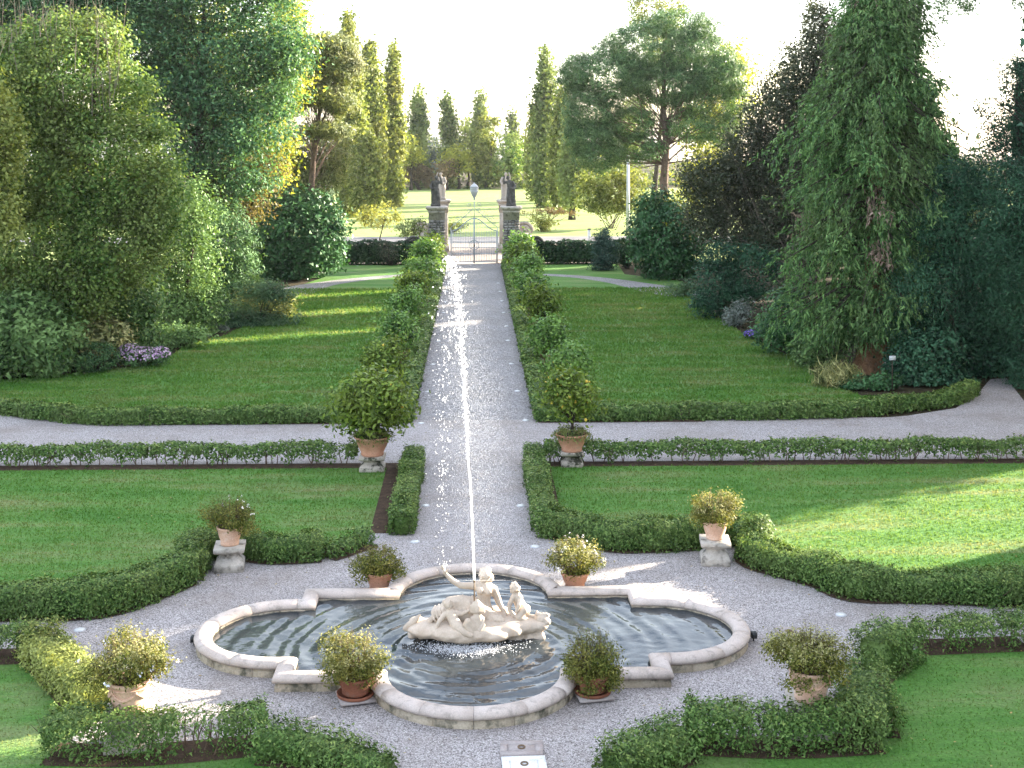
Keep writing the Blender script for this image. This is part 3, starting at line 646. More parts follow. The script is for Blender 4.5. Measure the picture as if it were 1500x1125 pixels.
tree('tall dark blue-green tree behind the maple, limbs showing through gaps', 64, 290, [(300, -30, 130, 80), (215, 60, 80, 85), (325, 95, 85, 80), (392, 40, 45, 75), (372, 190, 55, 55), (285, 205, 75, 55), (245, 140, 70, 70), (405, 120, 34, 60), (170, 10, 80, 70), (350, 260, 50, 35), (430, 60, 25, 50)], L_oak, L=5.0, asp=.5, dens=.36, clump=19, per=64, flat=.45, r0=.35, nb=120, inner=.3)
tree('golden green tree glowing behind the tall dark tree', 72, 345, [(350, 130, 90, 110), (418, 70, 34, 85), (380, 230, 60, 50), (290, 60, 60, 80)], L_gold, L=5, dens=.34, r0=.3)
tree('grey-trunked sunny poplar top rising over the pine', 110, 418, [(416, 10, 22, 50), (418, -60, 18, 60), (414, 80, 22, 40)], L_poplar, L=4, dens=.5, r0=.25, clump=8, per=20, name='poplar_tree')
tree('pale sunlit pine with tufted flat crown and bare brown lower boughs', 76, 452, [(470, 68, 46, 20), (500, 100, 30, 26), (440, 90, 40, 30), (462, 135, 45, 20), (496, 150, 26, 18), (478, 190, 34, 14), (430, 140, 26, 26), (506, 70, 16, 14)], L_pinew, L=6, asp=.2, dens=1.8, clump=8, per=40, up=.2, outw=.9, bark=M_barkp, r0=.28, nb=70, name='pine_tree', flat=.6, inner=.5)
tree('warm olive tree with drooping sprays below the pale pine', 80, 470, [(470, 235, 40, 34), (440, 215, 34, 36), (492, 225, 26, 40), (455, 268, 40, 24), (420, 250, 30, 30)], L_pinew, L=4.5, asp=.4, dens=.5, hang=.5, r0=.18)
tree('autumn brown and orange small tree before the dark laurel', 66, 330, [(345, 270, 60, 44), (330, 268, 44, 38), (352, 300, 34, 34), (300, 300, 36, 40), (385, 250, 34, 24)], L_autumn, L=4.2, dens=.45, r0=.12)
tree('olive green round-headed tree between the autumn tree and the maple', 54, 268, [(285, 300, 40, 40), (262, 330, 48, 50), (232, 380, 44, 40), (290, 380, 34, 40), (240, 300, 30, 36)], L_laurelb, L=4.2, dens=.45, r0=.15)
shrub('big glossy laurel, pale sunlit leaves facing the far gate lawn', 75, [(430, 345, 62, 58), (392, 368, 38, 42), (470, 358, 32, 44), (448, 300, 42, 22), (395, 312, 34, 36), (485, 335, 18, 40), (420, 395, 40, 14)], L_laurel, L=5.2, asp=.6, dens=.5, clump=9)
shrub('dark feathery thuja mass between laurel and spreading juniper', 62, [(330, 352, 46, 56), (305, 402, 48, 42), (352, 400, 28, 42), (296, 335, 34, 48), (340, 430, 36, 22)], L_thuja, L=5, asp=.35, dens=.6, hang=.3)
shrub('loose dark green shrub behind the silver cushion plant', 54, [(262, 458, 40, 38), (298, 448, 34, 34), (248, 430, 30, 34), (275, 482, 44, 14)], L_laurelb, L=4.4, dens=.5, clump=9)
shrub('golden-tipped spreading juniper by the curved path', 59, [(395, 452, 30, 16), (372, 440, 26, 18), (415, 446, 18, 10)], L_junipy, L=7, asp=.16, dens=.8, up=.5, name='juniper')
shrub('dark flat spreading juniper jutting onto the far lawn', 56.5, [(410, 466, 32, 7), (372, 474, 44, 9), (335, 478, 34, 14), (345, 460, 34, 16), (380, 424, 34, 10), (405, 430, 26, 7)], L_junip, L=7, asp=.18, dens=1.0, up=.7, name='juniper')
shrub('low dark green shrub filling the bed edge behind the pink flowers', 50.5, [(248, 492, 26, 16), (283, 490, 24, 12), (222, 495, 20, 16)], L_laurelb, L=4.4, dens=.7, clump=7)
shrub('silver grey cushion plant at the lawn edge', 54.5, [(300, 483, 20, 7), (322, 480, 12, 6), (285, 487, 10, 5)], L_grey, L=5, asp=.2, dens=1.3, clump=4)
shrub('light glossy cherry laurel at the frame edge above the dark lawn hedge', 44.5, [(18, 490, 58, 58), (70, 500, 46, 46), (-25, 510, 60, 50), (40, 455, 40, 26), (60, 530, 40, 18)], L_laurelb, L=7, asp=.5, dens=.5, clump=12)
shrub('yellow-margined variegated shrub behind the clipped balls', 46.5, [(122, 492, 42, 34), (160, 498, 28, 30), (85, 475, 34, 24)], L_varieg, L=6.5, asp=.5, dens=.5, clump=10)
shrub('broad mid-green shrub rising behind the pink flowers', 48, [(180, 445, 46, 48), (200, 480, 32, 42), (148, 435, 44, 40), (212, 430, 26, 34), (120, 420, 40, 40)], L_laurelb, L=5.5, asp=.55, dens=.45, clump=10)
shrub('small clipped ball of box beside the bigger clipped one', YC(551), [(71, 536, 21, 15)], L_box, L=2.6, dens=1.6, clump=3, inner=.93, name='clipped_ball', cat='topiary')
shrub('wide clipped dome of box next to the pink flowers', YC(545), [(135, 523, 37, 21)], L_thuja, L=2.6, dens=1.6, clump=3, inner=.93, name='clipped_ball', cat='topiary')
shrub('mound of pink daisies at the lawn edge', YC(537), [(205, 523, 34, 14), (235, 520, 14, 12), (190, 516, 18, 12)], L_thuja, L=3, dens=.9, clump=4, flowers=L_pink, fl=1500, name='flower_clump', cat='flowers')

# ---- the side with the red-barked tree
tree('broad umbrella pine with forked bare trunk behind the gate', 93, 975, [(895, 112, 68, 46), (955, 70, 76, 46), (1022, 88, 58, 46), (862, 165, 42, 48), (975, 122, 74, 34), (1052, 112, 42, 40), (880, 228, 40, 26), (1000, 36, 62, 26), (925, 180, 40, 26), (1075, 150, 24, 30), (842, 110, 26, 32), (868, 200, 46, 26), (1010, 150, 40, 22), (935, 215, 38, 22), (1012, 188, 44, 22), (1062, 190, 28, 28)], L_pine, L=5.5, asp=.17, dens=.95, clump=6.5, per=40, up=.2, outw=.9, bark=M_barkp, r0=.42, nb=110, name='pine_tree', flat=.65, low=.42, inner=.55, top=(972, 60))
tree('backlit yellow-green tree half hidden behind the umbrella pine', 102, 1060, [(1062, 140, 40, 60), (1080, 90, 20, 34), (1048, 210, 40, 40), (1030, 260, 34, 40), (1020, 180, 30, 30)], L_gold, L=4.4, dens=.36, r0=.25, inner=.35)
tree('tall slim treetop rising behind the umbrella pine', 140, 955, [(950, 15, 28, 40), (985, 10, 22, 50), (965, 60, 26, 40)], L_poplar, L=3.6, dens=.4, clump=7, per=18, r0=.3)
# upright hornbeam with fanned fine branches
HB = [(1202, 40, 26, 46), (1172, 105, 36, 56), (1135, 175, 48, 62), (1095, 235, 50, 54), (1060, 275, 44, 44), (1140, 270, 60, 66), (1022, 262, 30, 34), (1180, 200, 40, 80), (1215, 110, 30, 80), (1075, 335, 50, 40), (1036, 312, 34, 28), (1120, 345, 50, 46), (1150, 380, 40, 40)]
hb = tree('dark purplish upright hornbeam with fine fanned branches, backlit against sky', 62, 1165, HB, L_horn, L=4.2, asp=.5, dens=.62, clump=8, per=26, up=.2, outw=.3, hang=-.6, r0=.35, nb=20, flat=1.6, inner=.35)
mb = MB(); b0 = np.array([*PD(1165, 62), 0.0]); bl_ = px_blobs(62, HB); C_, _, _ = clumps_in(bl_, 300, .5)
for q in C_:
    s0 = b0 + np.array([RNG.normal(0, .5), RNG.normal(-.4, .6), RNG.uniform(.6, 2.6)]); d = q - s0
    m1 = s0 + d * .5 + np.array([-.16 * abs(d[2]) * .5, 0, -.06 * np.linalg.norm(d)]); mb.tube([s0, m1, q], [.022, .016, .006], 3, False)
mb.build('branches', M_twig, hb, off=b0)['kind'] = 'stuff'
# drooping red-barked conifer
def drooping_conifer(label, Yc, bpx, prof, mat, n_boughs, strands, per, L, name='conifer_tree', bark=None, r0=.5, dead=True, group=None, zmin=1.3):
    """prof: (py, x_left, x_right) outline in the picture at depth Yc"""
    k = Yc / F; x0, y0 = PD(bpx, Yc); base = np.array([x0, y0, 0.0]); root = empty(name, base, label, 'tree', group)
    pr = np.array(prof, float); zs = ZZ(pr[:, 0], Yc); xl = (pr[:, 1] - bpx) * k; xr = (pr[:, 2] - bpx) * k
    order = np.argsort(zs); zs, xl, xr = zs[order], xl[order], xr[order]
    mb = MB(); ztop = zs[-1]
    hp = np.linspace(0, 1, 9); tp = np.column_stack([np.full(9, x0), np.full(9, y0), hp * (ztop - .3)]); tp[1:, :2] += RNG.normal(0, .05, (8, 2))
    rr = r0 * (1 - .9 * hp); rr[0] *= 1.6
    # fluted, flared trunk
    sides = 22; zz = np.concatenate([np.linspace(-.1, 3.2, 14), np.linspace(3.8, ztop - .3, 8)]); ang = np.linspace(0, 2 * math.pi, sides, endpoint=False)
    V = []
    for z in zz:
        r = np.interp(z, [-.1, .4, 1.2, 3.2, ztop], [r0 * 1.75, r0 * 1.35, r0 * 1.1, r0 * .92, .04])
        fl_ = 1 + (.10 * np.sin(ang * 5 + z * .5) + .06 * np.sin(ang * 9 - z * .8)) * (1.2 if z < 3 else .6)
        V += [(x0 + r * f * math.cos(a), y0 + r * f * math.sin(a), z) for f, a in zip(fl_, ang)]
    i = np.arange(len(zz) - 1)[:, None] * sides + np.arange(sides)[None, :]; j = np.arange(len(zz) - 1)[:, None] * sides + (np.arange(sides)[None, :] + 1) % sides
    mt = MB(); mt.add(np.array(V), [np.stack([i, j, j + sides, i + sides], -1).reshape(-1, 4)])
    Q, D = [], []; Qd, Dd = [], []
    hs = RNG.uniform(0, 1, n_boughs)
    for t in hs:
        z = zs[0] + (ztop - zs[0]) * (t ** 1.15); a = RNG.uniform(0, 2 * math.pi)
        wl_, wr_ = -np.interp(z, zs, xl), np.interp(z, zs, xr)
        c = math.cos(a); R = (wr_ if c > 0 else wl_) * abs(c) + .5 * (wl_ + wr_) * (1 - abs(c))
        R *= RNG.uniform(.55, 1.03)
        tip = np.array([x0 + R * c, y0 + R * math.sin(a), z]); st = np.array([x0, y0, min(ztop - .4, z + .25 * R)])
        mb.tube([st, (st + tip) / 2 + np.array([0, 0, .12 * R]), tip], [.06 * (1.2 - t), .035, .012], 4, False)
        ns = strands
        u = RNG.uniform(.22, 1.05, ns)
        o = st + (tip - st) * u[:, None] + RNG.normal(0, .22, (ns, 3)) * np.array([1, 1, .5]); o[:, 2] += .45 * R * .25 * (1 - u) 
        outd = np.array([c, math.sin(a), 0.0])
        isdead = dead and RNG.uniform() < .035
        for m in range(ns):
            dr = outd * RNG.uniform(.1, .8) + RNG.normal(0, .35, 3) + np.array([0, 0, -RNG.uniform(.3, 1.1)]); dr /= np.linalg.norm(dr)
            tt = np.sort(RNG.uniform(0, .75, per)); q = o[m] + dr * tt[:, None] + np.array([0, 0, -.35]) * (tt ** 2)[:, None] + RNG.normal(0, .045, (per, 3))
            dd = np.tile(dr, (per, 1)) + RNG.normal(0, .4, (per, 3)) + np.array([0, 0, -.25])
            (Qd if isdead else Q).append(q); (Dd if isdead else D).append(dd)
    def mk(Q, D, nm, m):
        Q = np.concatenate(Q); D = unit(np.concatenate(D)); ok = Q[:, 2] > zmin * .4; Q, D = Q[ok], D[ok]
        N = unit(np.cross(D, rnd_dir(len(D)))); l = L * RNG.uniform(.6, 1.3, len(Q)); V, Fc = leaves(Q, D, N, l, l * .32, True)
        new_obj(nm, mesh_np(nm, V - base, [Fc], m), root)
    mt.build('trunk', bark or M_barkr, root, True, off=base); mb.build('boughs', M_bark, root, off=base)['kind'] = 'stuff'
    mk(Q, D, 'crown', mat)
    if Qd: mk(Qd, Dd, 'dead_sprays', L_conifd)
    return root
drooping_conifer('huge drooping conifer with flared red-brown trunk at the lawn edge', 45.6, 1284, [(-130, 1275, 1300), (-40, 1262, 1330), (0, 1246, 1350), (60, 1226, 1368), (120, 1205, 1400), (170, 1150, 1425), (205, 1132, 1440), (260, 1136, 1434), (310, 1150, 1405), (360, 1138, 1372), (410, 1112, 1352), (455, 1112, 1345), (485, 1180, 1335)], L_conif, 560, 19, 15, .165, r0=.46)
tree('overhanging thin conifer branch ends at the top corner', 44, 1520, [(1400, 8, 34, 14), (1432, -10, 40, 16), (1380, 26, 10, 12), (1560, -20, 90, 60)], L_conif, L=5, asp=.25, dens=.45, hang=.8, clump=9, r0=.2, top=(1520, -60))
tree('dense dark yew overhanging the shaded opening', 44, 1395, [(1420, 330, 60, 70), (1372, 415, 56, 62), (1440, 440, 52, 56), (1340, 430, 40, 50), (1395, 470, 44, 34), (1330, 480, 26, 34), (1450, 490, 34, 22), (1400, 270, 36, 40), (1375, 340, 40, 50)], L_yew, L=5, asp=.28, dens=.62, hang=.5, clump=13, r0=.25, name='yew_tree')
tree('dark yew closing the frame edge right of the shaded opening', 42.5, 1520, [(1492, 300, 44, 80), (1500, 420, 44, 80), (1510, 520, 36, 66), (1470, 380, 34, 60), (1540, 350, 60, 120)], L_yew, L=5, asp=.28, dens=.62, hang=.5, clump=13, r0=.25, name='yew_tree')
tree('dark evergreen behind the shaded opening', 53, 1440, [(1420, 330, 60, 60), (1400, 270, 50, 50), (1440, 480, 80, 80), (1380, 500, 60, 60), (1470, 400, 60, 80), (1330, 470, 60, 70), (1420, 560, 60, 30)], L_yew, L=6, asp=.32, dens=.32, r0=.25, name='yew_tree')
tree('tall loose-topped dark tree at the far frame edge against sky', 58, 1495, [(1490, 120, 22, 44), (1500, 200, 40, 60), (1460, 190, 18, 40), (1470, 260, 50, 60), (1440, 160, 8, 18), (1530, 150, 40, 100)], L_yew, L=4.4, asp=.4, dens=.42, r0=.25, inner=.35)
shrub('dark ivy mound under the yew beside the shaded opening', 43.2, [(1350, 545, 44, 26), (1388, 552, 22, 34), (1325, 530, 30, 24), (1370, 510, 40, 30), (1410, 575, 18, 12)], L_yew, L=5, asp=.6, dens=.6, clump=9)
shrub('dark foliage added for the deep shade at the back of the opening', 44.6, [(1440, 532, 40, 22), (1402, 538, 30, 24), (1478, 528, 30, 26), (1430, 505, 60, 26)], L_yew, L=5, asp=.6, dens=.6, clump=9)  # dark leaves stand in for the shade behind the opening
shrub('bright green bush at the foot of the drooping conifer', 46.3, [(1195, 512, 32, 26), (1222, 500, 26, 28), (1180, 528, 16, 12), (1240, 480, 20, 26)], L_laurelb, L=4.5, dens=.5, clump=9)
shrub('dark glossy shrub under the conifer beside the violet flowers', 49, [(1150, 470, 36, 42), (1130, 490, 24, 24), (1175, 490, 24, 22), (1160, 440, 24, 20)], L_laurel, L=4.5, dens=.5, clump=8)
shrub('pale yellow-striped strap-leaved plant by the red trunk', 42.6, [(1222, 548, 26, 14), (1242, 552, 18, 12), (1210, 556, 14, 8)], L_varieg, L=11, asp=.1, dens=1.0, clump=6, hang=-1.2, up=0, name='strap_plant', cat='plant')
shrub('dark ground cover in front of the red trunk', 42.2, [(1268, 562, 24, 9), (1295, 560, 22, 12), (1250, 566, 16, 6)], L_laurel, L=4.5, dens=.9, clump=6, name='ground_cover', cat='plant')
shrub('silvery green shrub beside the drooping conifer', 56, [(1082, 458, 18, 16), (1072, 466, 14, 10)], L_grey, L=4.5, asp=.35, dens=.8, clump=5)
shrub('rounded near-black evergreen shrub between hornbeam and lawn', 58.5, [(1050, 420, 34, 46), (1035, 445, 24, 22), (1075, 430, 26, 36), (1060, 380, 30, 26), (1105, 400, 36, 44)], L_yew, L=4, asp=.4, dens=.6, clump=8)
shrub('low flat green shrub where the curved path ends', 66.5, [(995, 424, 20, 11), (1012, 420, 14, 9)], L_junip, L=4, asp=.3, dens=.9, clump=5)
shrub('big round dark laurel below the umbrella pine', 75, [(975, 350, 46, 56), (945, 345, 24, 46), (1005, 360, 30, 46), (960, 300, 28, 22), (980, 395, 40, 14)], L_laurel, L=4.6, asp=.6, dens=.55, clump=8)
shrub('bluish green conical shrub at the end of the boundary hedge', 79.5, [(886, 372, 19, 24), (884, 352, 14, 18), (880, 388, 16, 9)], L_blue, L=4, asp=.3, dens=.9, clump=5)
shrub('dark narrow shrub between bluish shrub and round laurel', 81, [(916, 370, 14, 18), (922, 352, 9, 16)], L_dkhedge, L=4, dens=.7, clump=5)
shrub('yellow-leaved bush glimpsed above the round laurel', 84, [(985, 310, 26, 20), (1010, 300, 22, 20)], L_gold, L=4, dens=.5, clump=7)
shrub('violet flowers at the lawn edge under the conifer', YC(497), [(1100, 490, 10, 6)], L_thuja, L=3, dens=1.0, clump=3, flowers=L_viol, fl=160, name='flower_clump', cat='flowers')
shrub('brownish bare-twigged bush before the tall boundary hedge', 82.6, [(571, 368, 16, 15)], L_horn, L=3, asp=.3, dens=.8, clump=4)

# ---- dark belt outside the picture that shades the garden (trees standing beside it)
belt = tree('dense evergreen of the belt nearest the villa wing', 45, 1284, [(1284, 250, 190, 180), (1284, 60, 160, 150), (1284, 430, 180, 90), (1284, -120, 110, 110), (1200, 330, 110, 140), (1370, 330, 110, 140)], L_yew, L=15, asp=.6, dens=.10, clump=22, r0=.4, group='tree belt beside the garden', nb=20, name='evergreen_tree')
def copy_tree(o, loc, rz=0, s=1.0, label=None, sz=None):
    c = o.copy(); COL.objects.link(c); c.location = loc; c.rotation_euler = (0, 0, rz); c.scale = (s, s, sz or s)
    if label: c['label'] = label
    for ch in o.children:
        d = ch.copy(); COL.objects.link(d); d.parent = c
        for g in ch.children:
            e = g.copy(); COL.objects.link(e); e.parent = d
    return c
belt.location = (23.2, 41.7, 0)
for i, (x, y, s, lb) in enumerate([(27.2, 50.5, 1.0, 'dense evergreen of the belt level with the drooping conifer'), (29.2, 58, 1.05, 'dense evergreen of the belt level with the hornbeam'), (33, 68, 1.0, 'dense evergreen of the belt farthest from the villa'), (28.5, 45, 1.1, 'dense evergreen of the belt standing farthest back from the court')]): copy_tree(belt, (x, y, 0), i * 1.3, s, lb, s * 1.35)
for i, (x, y, s, sz, lb) in enumerate([(21.5, 66, .62, .62, 'squat sun-blocking evergreen added behind the drooping conifer'), (22.5, 73, .68, .64, 'squat sun-blocking evergreen added behind the hornbeam'), (23, 80, .72, .62, 'squat sun-blocking evergreen added beyond the round laurel'), (25.5, 88, .75, .60, 'squat sun-blocking evergreen added far behind the hornbeam, nearest the boundary')]): copy_tree(belt, (x, y, 0), i * 1.1 + .4, s, lb, sz)  # unseen squat trees added to keep sun off the far lawn and walk

# ---- far trees across the road
def poplar(label, Yc, px, top, base, w, mat=None, L=4.6, dens=.95, group='poplars across the road', seed=0):
    k = Yc / F; n = 9; bl = []
    for i in range(n):
        t = i / (n - 1); py = base - 10 - (base - top - 12) * t
        ww = w / 2 * (.55 + .75 * math.sin(math.pi * min(1, .12 + t * .80)) ** .8) * (1 - .45 * t ** 3)
        bl.append((px + RNG.normal(0, w * .05), py, ww * .95, (base - top) / n * .85))
    return tree(label, Yc, px, bl, mat or L_poplar, L=L, asp=.6, dens=dens, clump=5, per=16, up=.1, outw=.6, hang=-.3, flat=1.6, r0=.3, nb=8, name='poplar_tree', group=group)
poplar('sunlit poplar nearest the pale pine, tallest of its row', 132, 512, 40, 304, 40)
poplar('second sunlit poplar of the row, just behind the tallest', 142, 543, 78, 300, 36)
poplar('slim sunlit poplar at the inner end of the row with twin tips', 152, 575, 84, 296, 30)
poplar('broad poplar hiding behind the tallest sunlit one', 150, 528, 95, 298, 38)
poplar('lower bushy poplar filling the row behind the young tree', 128, 535, 200, 306, 46)
poplar('dull green poplar of the opposite row, tallest, by the umbrella pine', 150, 798, 86, 296, 34, L_far)
poplar('slender grey-green poplar beside the umbrella pine crown', 138, 822, 140, 300, 32)
poplar('dark lower poplar standing nearest the light bush', 128, 838, 190, 304, 36, L_far)
poplar('thin poplar at the inner end of the dull row', 165, 783, 170, 290, 22)
poplar('lone far poplar beside the sunlit row', 205, 612, 139, 278, 25, L_far)
poplar('far poplar above the yellow tree left of the lantern', 206, 658, 147, 278, 22, L_far)
poplar('far poplar straight above the gate lantern', 207, 704, 144, 278, 22, L_far)
poplar('small most distant poplar tip right of the lantern', 230, 751, 170, 272, 13, L_far)
FT = [
 ('spreading far yellow tree left of the lantern', 203, 672, [(672, 225, 20, 16), (662, 238, 16, 14), (686, 240, 14, 14)], L_gold),
 ('tall far tree with yellowing crown behind the lantern', 204, 712, [(712, 195, 18, 26), (706, 225, 20, 26), (724, 180, 8, 12), (715, 250, 22, 20)], L_poplar),
 ('light green far tree right of the lantern', 202, 750, [(748, 215, 20, 24), (758, 240, 16, 18), (738, 245, 18, 22)], L_maple),
 ('brownish far tree beside the lone poplar', 200, 615, [(612, 252, 18, 18), (596, 248, 12, 16), (628, 262, 12, 12)], L_brownf),
 ('rust coloured far bush left of the pillar statue', 199, 655, [(655, 245, 14, 12), (645, 256, 10, 12)], L_brownf),
 ('hazy blue far tree between two poplars', 240, 633, [(632, 222, 11, 28), (640, 240, 10, 24), (625, 235, 8, 20)], L_hazef),
 ('yellow-green far tree under the lone poplar', 198, 602, [(602, 215, 12, 16), (612, 228, 12, 12), (596, 232, 10, 14)], L_gold),
 ('dark far tree behind the opposite poplar row', 208, 778, [(775, 215, 14, 30), (785, 240, 16, 24)], L_far),
 ('dull far tree between the two middle poplars', 212, 685, [(684, 190, 10, 22), (686, 220, 14, 30), (694, 215, 12, 26)], L_far),
 ('pale sunlit tree beyond the utility pole', 165, 905, [(905, 215, 26, 50), (930, 180, 20, 60), (890, 240, 24, 30)], L_far)]
for lb, Yc, px, bl, m in FT: tree(lb, Yc, px, bl, m, L=4, dens=.5, clump=5, per=14, r0=.25, nb=10, name='tree', group='far trees across the field')
# thicket behind the field: reads as one mass
k = 204 / F; bl = px_blobs(204, [(x, 266 + RNG.normal(0, 3), 20, 16) for x in range(560, 860, 16)] + [(x, 262, 40, 30, 20) for x in range(-200, 560, 40)] + [(x, 262, 40, 30, 20) for x in range(860, 1700, 40)] + [(x, 228 + RNG.normal(0, 7), 22, 36, 40) for x in range(560, 860, 18)])
V, Fc, _ = foliage_mesh(bl, 30000, 4.2 * k, .6, 7 * k, 16, .4, .5, 0)
tag(new_obj('thicket', mesh_np('thicket', V, [Fc], L_far)), 'dark far thicket closing the field under the distant poplars', 'thicket', kind='stuff')
shrub('light yellow-green willow bush left of the utility pole', 116, [(880, 262, 34, 30), (868, 285, 24, 24), (905, 285, 30, 26), (890, 300, 34, 14), (930, 270, 18, 40)], L_poplar, L=3.8, dens=.5, clump=6)
shrub('olive bush by the white post beyond the scroll', 112, [(800, 328, 16, 9), (790, 322, 9, 12)], L_young, L=3.4, asp=.4, dens=.7, clump=5)
shrub('low sunlit scrub seen through the gate', 110, [(668, 330, 14, 8), (655, 335, 8, 8)], L_young, L=3.4, asp=.4, dens=.6, clump=5)
shrub('dark bush beside the scroll on the spray side of the gate', 90, [(598, 336, 14, 12), (612, 330, 10, 10)], L_far, L=3.4, dens=.6, clump=5)
shrub('low felled brushwood on the sunny field', 120, [(800, 309, 26, 3), (830, 311, 22, 3), (770, 312, 14, 2)], L_brownf, L=3.4, asp=.3, dens=1.2, clump=3)
tree('small young multi-stemmed tree by the road before the sunny field', 97, 553, [(540, 312, 20, 14), (568, 308, 18, 12), (552, 325, 22, 10), (580, 320, 10, 8), (530, 325, 10, 8)], L_young, L=3.6, asp=.5, dens=.3, clump=6, per=14, r0=.06, nb=40, inner=.3, name='young_tree')

# ------------------------------------------------------------------ fountain basin
FC = np.array([0.0, 21.12]); AX, AY, BX, BY = 2.64, 1.12, 1.27, 1.63
def outline():
    """counter-clockwise inner edge of the quatrefoil"""
    p = []
    def arc(cx, cy, rx, ry, a0, a1, n): return [(cx + rx * math.cos(a), cy + ry * math.sin(a)) for a in np.linspace(rad(a0), rad(a1), n)]
    R = [(AX, AY)] ; 
    p += [(AX, -BY), (AX, -AY)] + [(AX + .30, -AY)] + arc(AX + .30, 0, 1.18, AY, -84, 84, 23) + [(AX + .30, AY), (AX, AY), (AX, BY)]
    p += [(BX, BY)] + arc(0, BY + .02, BX, BX, 3, 177, 25) + [(-BX, BY)]
    p += [(-AX, BY), (-AX, AY), (-AX - .30, AY)] + arc(-AX - .30, 0, 1.18, AY, 96, 264, 23) + [(-AX - .30, -AY), (-AX, -AY), (-AX, -BY)]
    p += [(-BX, -BY)] + arc(0, -BY - .02, BX, BX, 183, 357, 25) + [(BX, -BY)]
    return np.array(p) + FC
OUT = outline()
def offset(poly, d):
    n = len(poly); o = []
    for i in range(n):
        a, b, c = poly[i - 1], poly[i], poly[(i + 1) % n]
        t1 = (b - a) / np.linalg.norm(b - a); t2 = (c - b) / np.linalg.norm(c - b)
        n1 = np.array([t1[1], -t1[0]]); n2 = np.array([t2[1], -t2[0]]); m = n1 + n2; m /= np.linalg.norm(m)
        o.append(b + m * d / max(.35, m @ n1))
    return np.array(o)
basin = empty('fountain_basin', (*FC, 0), 'low four-lobed stone basin with rounded coping around the sculpture', 'fountain')
def swept(prof, name, mat, length, gap, jit):
    """closed profile (d,z) swept along the outline, cut into stones"""
    offs = [offset(OUT, d) for d, z in prof]; seg = np.linalg.norm(np.diff(np.vstack([OUT, OUT[:1]]), axis=0), axis=1); n = len(OUT)
    i = 0; acc = []
    runs = []; cur = [0]; l = 0
    for i in range(n):
        l += seg[i]; cur.append(i + 1)
        if l > length or i == n - 1: runs.append(cur); cur = [i + 1]; l = 0
    # long straight edges are cut again
    for r in runs:
        parts = [(r, 0.0, 1.0)]
        if len(r) == 2:
            kk = max(1, round(seg[r[0]] / length)); parts = [(r, q / kk, (q + 1) / kk) for q in range(kk)]
        for rr, f0, f1 in parts:
            m = len(prof); V = []; dz = RNG.normal(0, jit)
            for a, idx in enumerate(rr):
                for (d, z), of in zip(prof, offs):
                    pt = of[idx % n]
                    if len(rr) == 2:
                        p0, p1 = of[rr[0] % n], of[rr[1] % n]; g = gap / np.linalg.norm(p1 - p0); pt = p0 + (p1 - p0) * ((f0 + g) if a == 0 else (f1 - g))
                    elif a == 0: q = of[rr[1] % n]; pt = pt + (q - pt) * min(.4, gap / np.linalg.norm(q - pt))
                    elif a == len(rr) - 1: q = of[rr[-2] % n]; pt = pt + (q - pt) * min(.4, gap / np.linalg.norm(q - pt))
                    V.append((*pt, z + (dz if z > .05 else 0)))
            mb = MB(); L_ = len(rr); i_ = np.arange(L_ - 1)[:, None] * m + np.arange(m)[None, :]; j_ = np.arange(L_ - 1)[:, None] * m + (np.arange(m)[None, :] + 1) % m
            mb.add(np.array(V), [np.stack([i_, i_ + m, j_ + m, j_], -1).reshape(-1, 4), np.arange(m)[None, :], (np.arange(m) + (L_ - 1) * m)[::-1][None, :]])
            o = mb.build(name, mat, basin, False, off=(*FC, 0))
swept([(.0, .125), (-.012, .165), (.004, .205), (.04, .232), (.09, .243), (.17, .243), (.222, .230), (.258, .20), (.268, .165), (.255, .128)], 'coping_stone', M_stone, .62, .003, .0012)
swept([(.0, -.25), (.0, .122), (.225, .122), (.235, -.03), (.235, -.25)], 'wall_block', M_block, .48, .004, .0)
# water with real ripples
st = .035; gx = np.arange(-4.35, 4.36, st); gy = np.arange(-3.15, 3.16, st); GX, GY = np.meshgrid(gx, gy)
JET = np.array([-.02, -.05])
def waves(X, Y):
    r = np.hypot((X - .05) , (Y + .55) * 1.0); r2 = np.hypot(X + .5, Y + .3)
    z = .011 * np.exp(-r / 3.0) * np.sin(r * 22 + .8 * np.sin(X * 3.1) + .6 * np.sin(Y * 2.7)) * np.clip((r - .4), 0, 1)
    z += .007 * np.exp(-r2 / 4) * np.sin(r2 * 15 + 1.0 * np.sin(Y * 3))
    for k in range(14):
        a = RNG.uniform(0, 6.28); f = RNG.uniform(4, 16); z += .010 / f * np.sin(f * (X * math.cos(a) + Y * math.sin(a)) + RNG.uniform(0, 6)) * np.exp(-np.hypot(X + 2.4, Y) * .12)
    z += .0035 * np.exp(-r / 2.2) * np.sin(r * 37 + 1.2 * np.sin(X * 4.3 + Y) + .8 * np.sin(Y * 5.1)) * np.clip(r - .5, 0, 1)
    for k in range(10):
        a = RNG.normal(math.pi / 2, .5); f = RNG.uniform(18, 36); z += .022 / f * np.sin(f * (X * math.cos(a) + Y * math.sin(a)) + RNG.uniform(0, 6)) * np.exp(-np.hypot(X, Y + 1) * .35)
    return z
Zw = .105 + waves(GX, GY)
ok = in_poly((GX + FC[0]).ravel(), (GY + FC[1]).ravel(), [tuple(q) for q in offset(OUT, .13)]).reshape(GX.shape)
cell = ok[:-1, :-1] & ok[1:, :-1] & ok[:-1, 1:] & ok[1:, 1:]
nx = len(gx); ii, jj = np.nonzero(cell); a = ii * nx + jj
Fq = np.stack([a, a + 1, a + nx + 1, a + nx], -1); used = np.unique(Fq); mpv = np.zeros(GX.size, int); mpv[used] = np.arange(len(used))
Vw = np.column_stack([(GX + FC[0]).ravel(), (GY + FC[1]).ravel(), Zw.ravel()])[used]
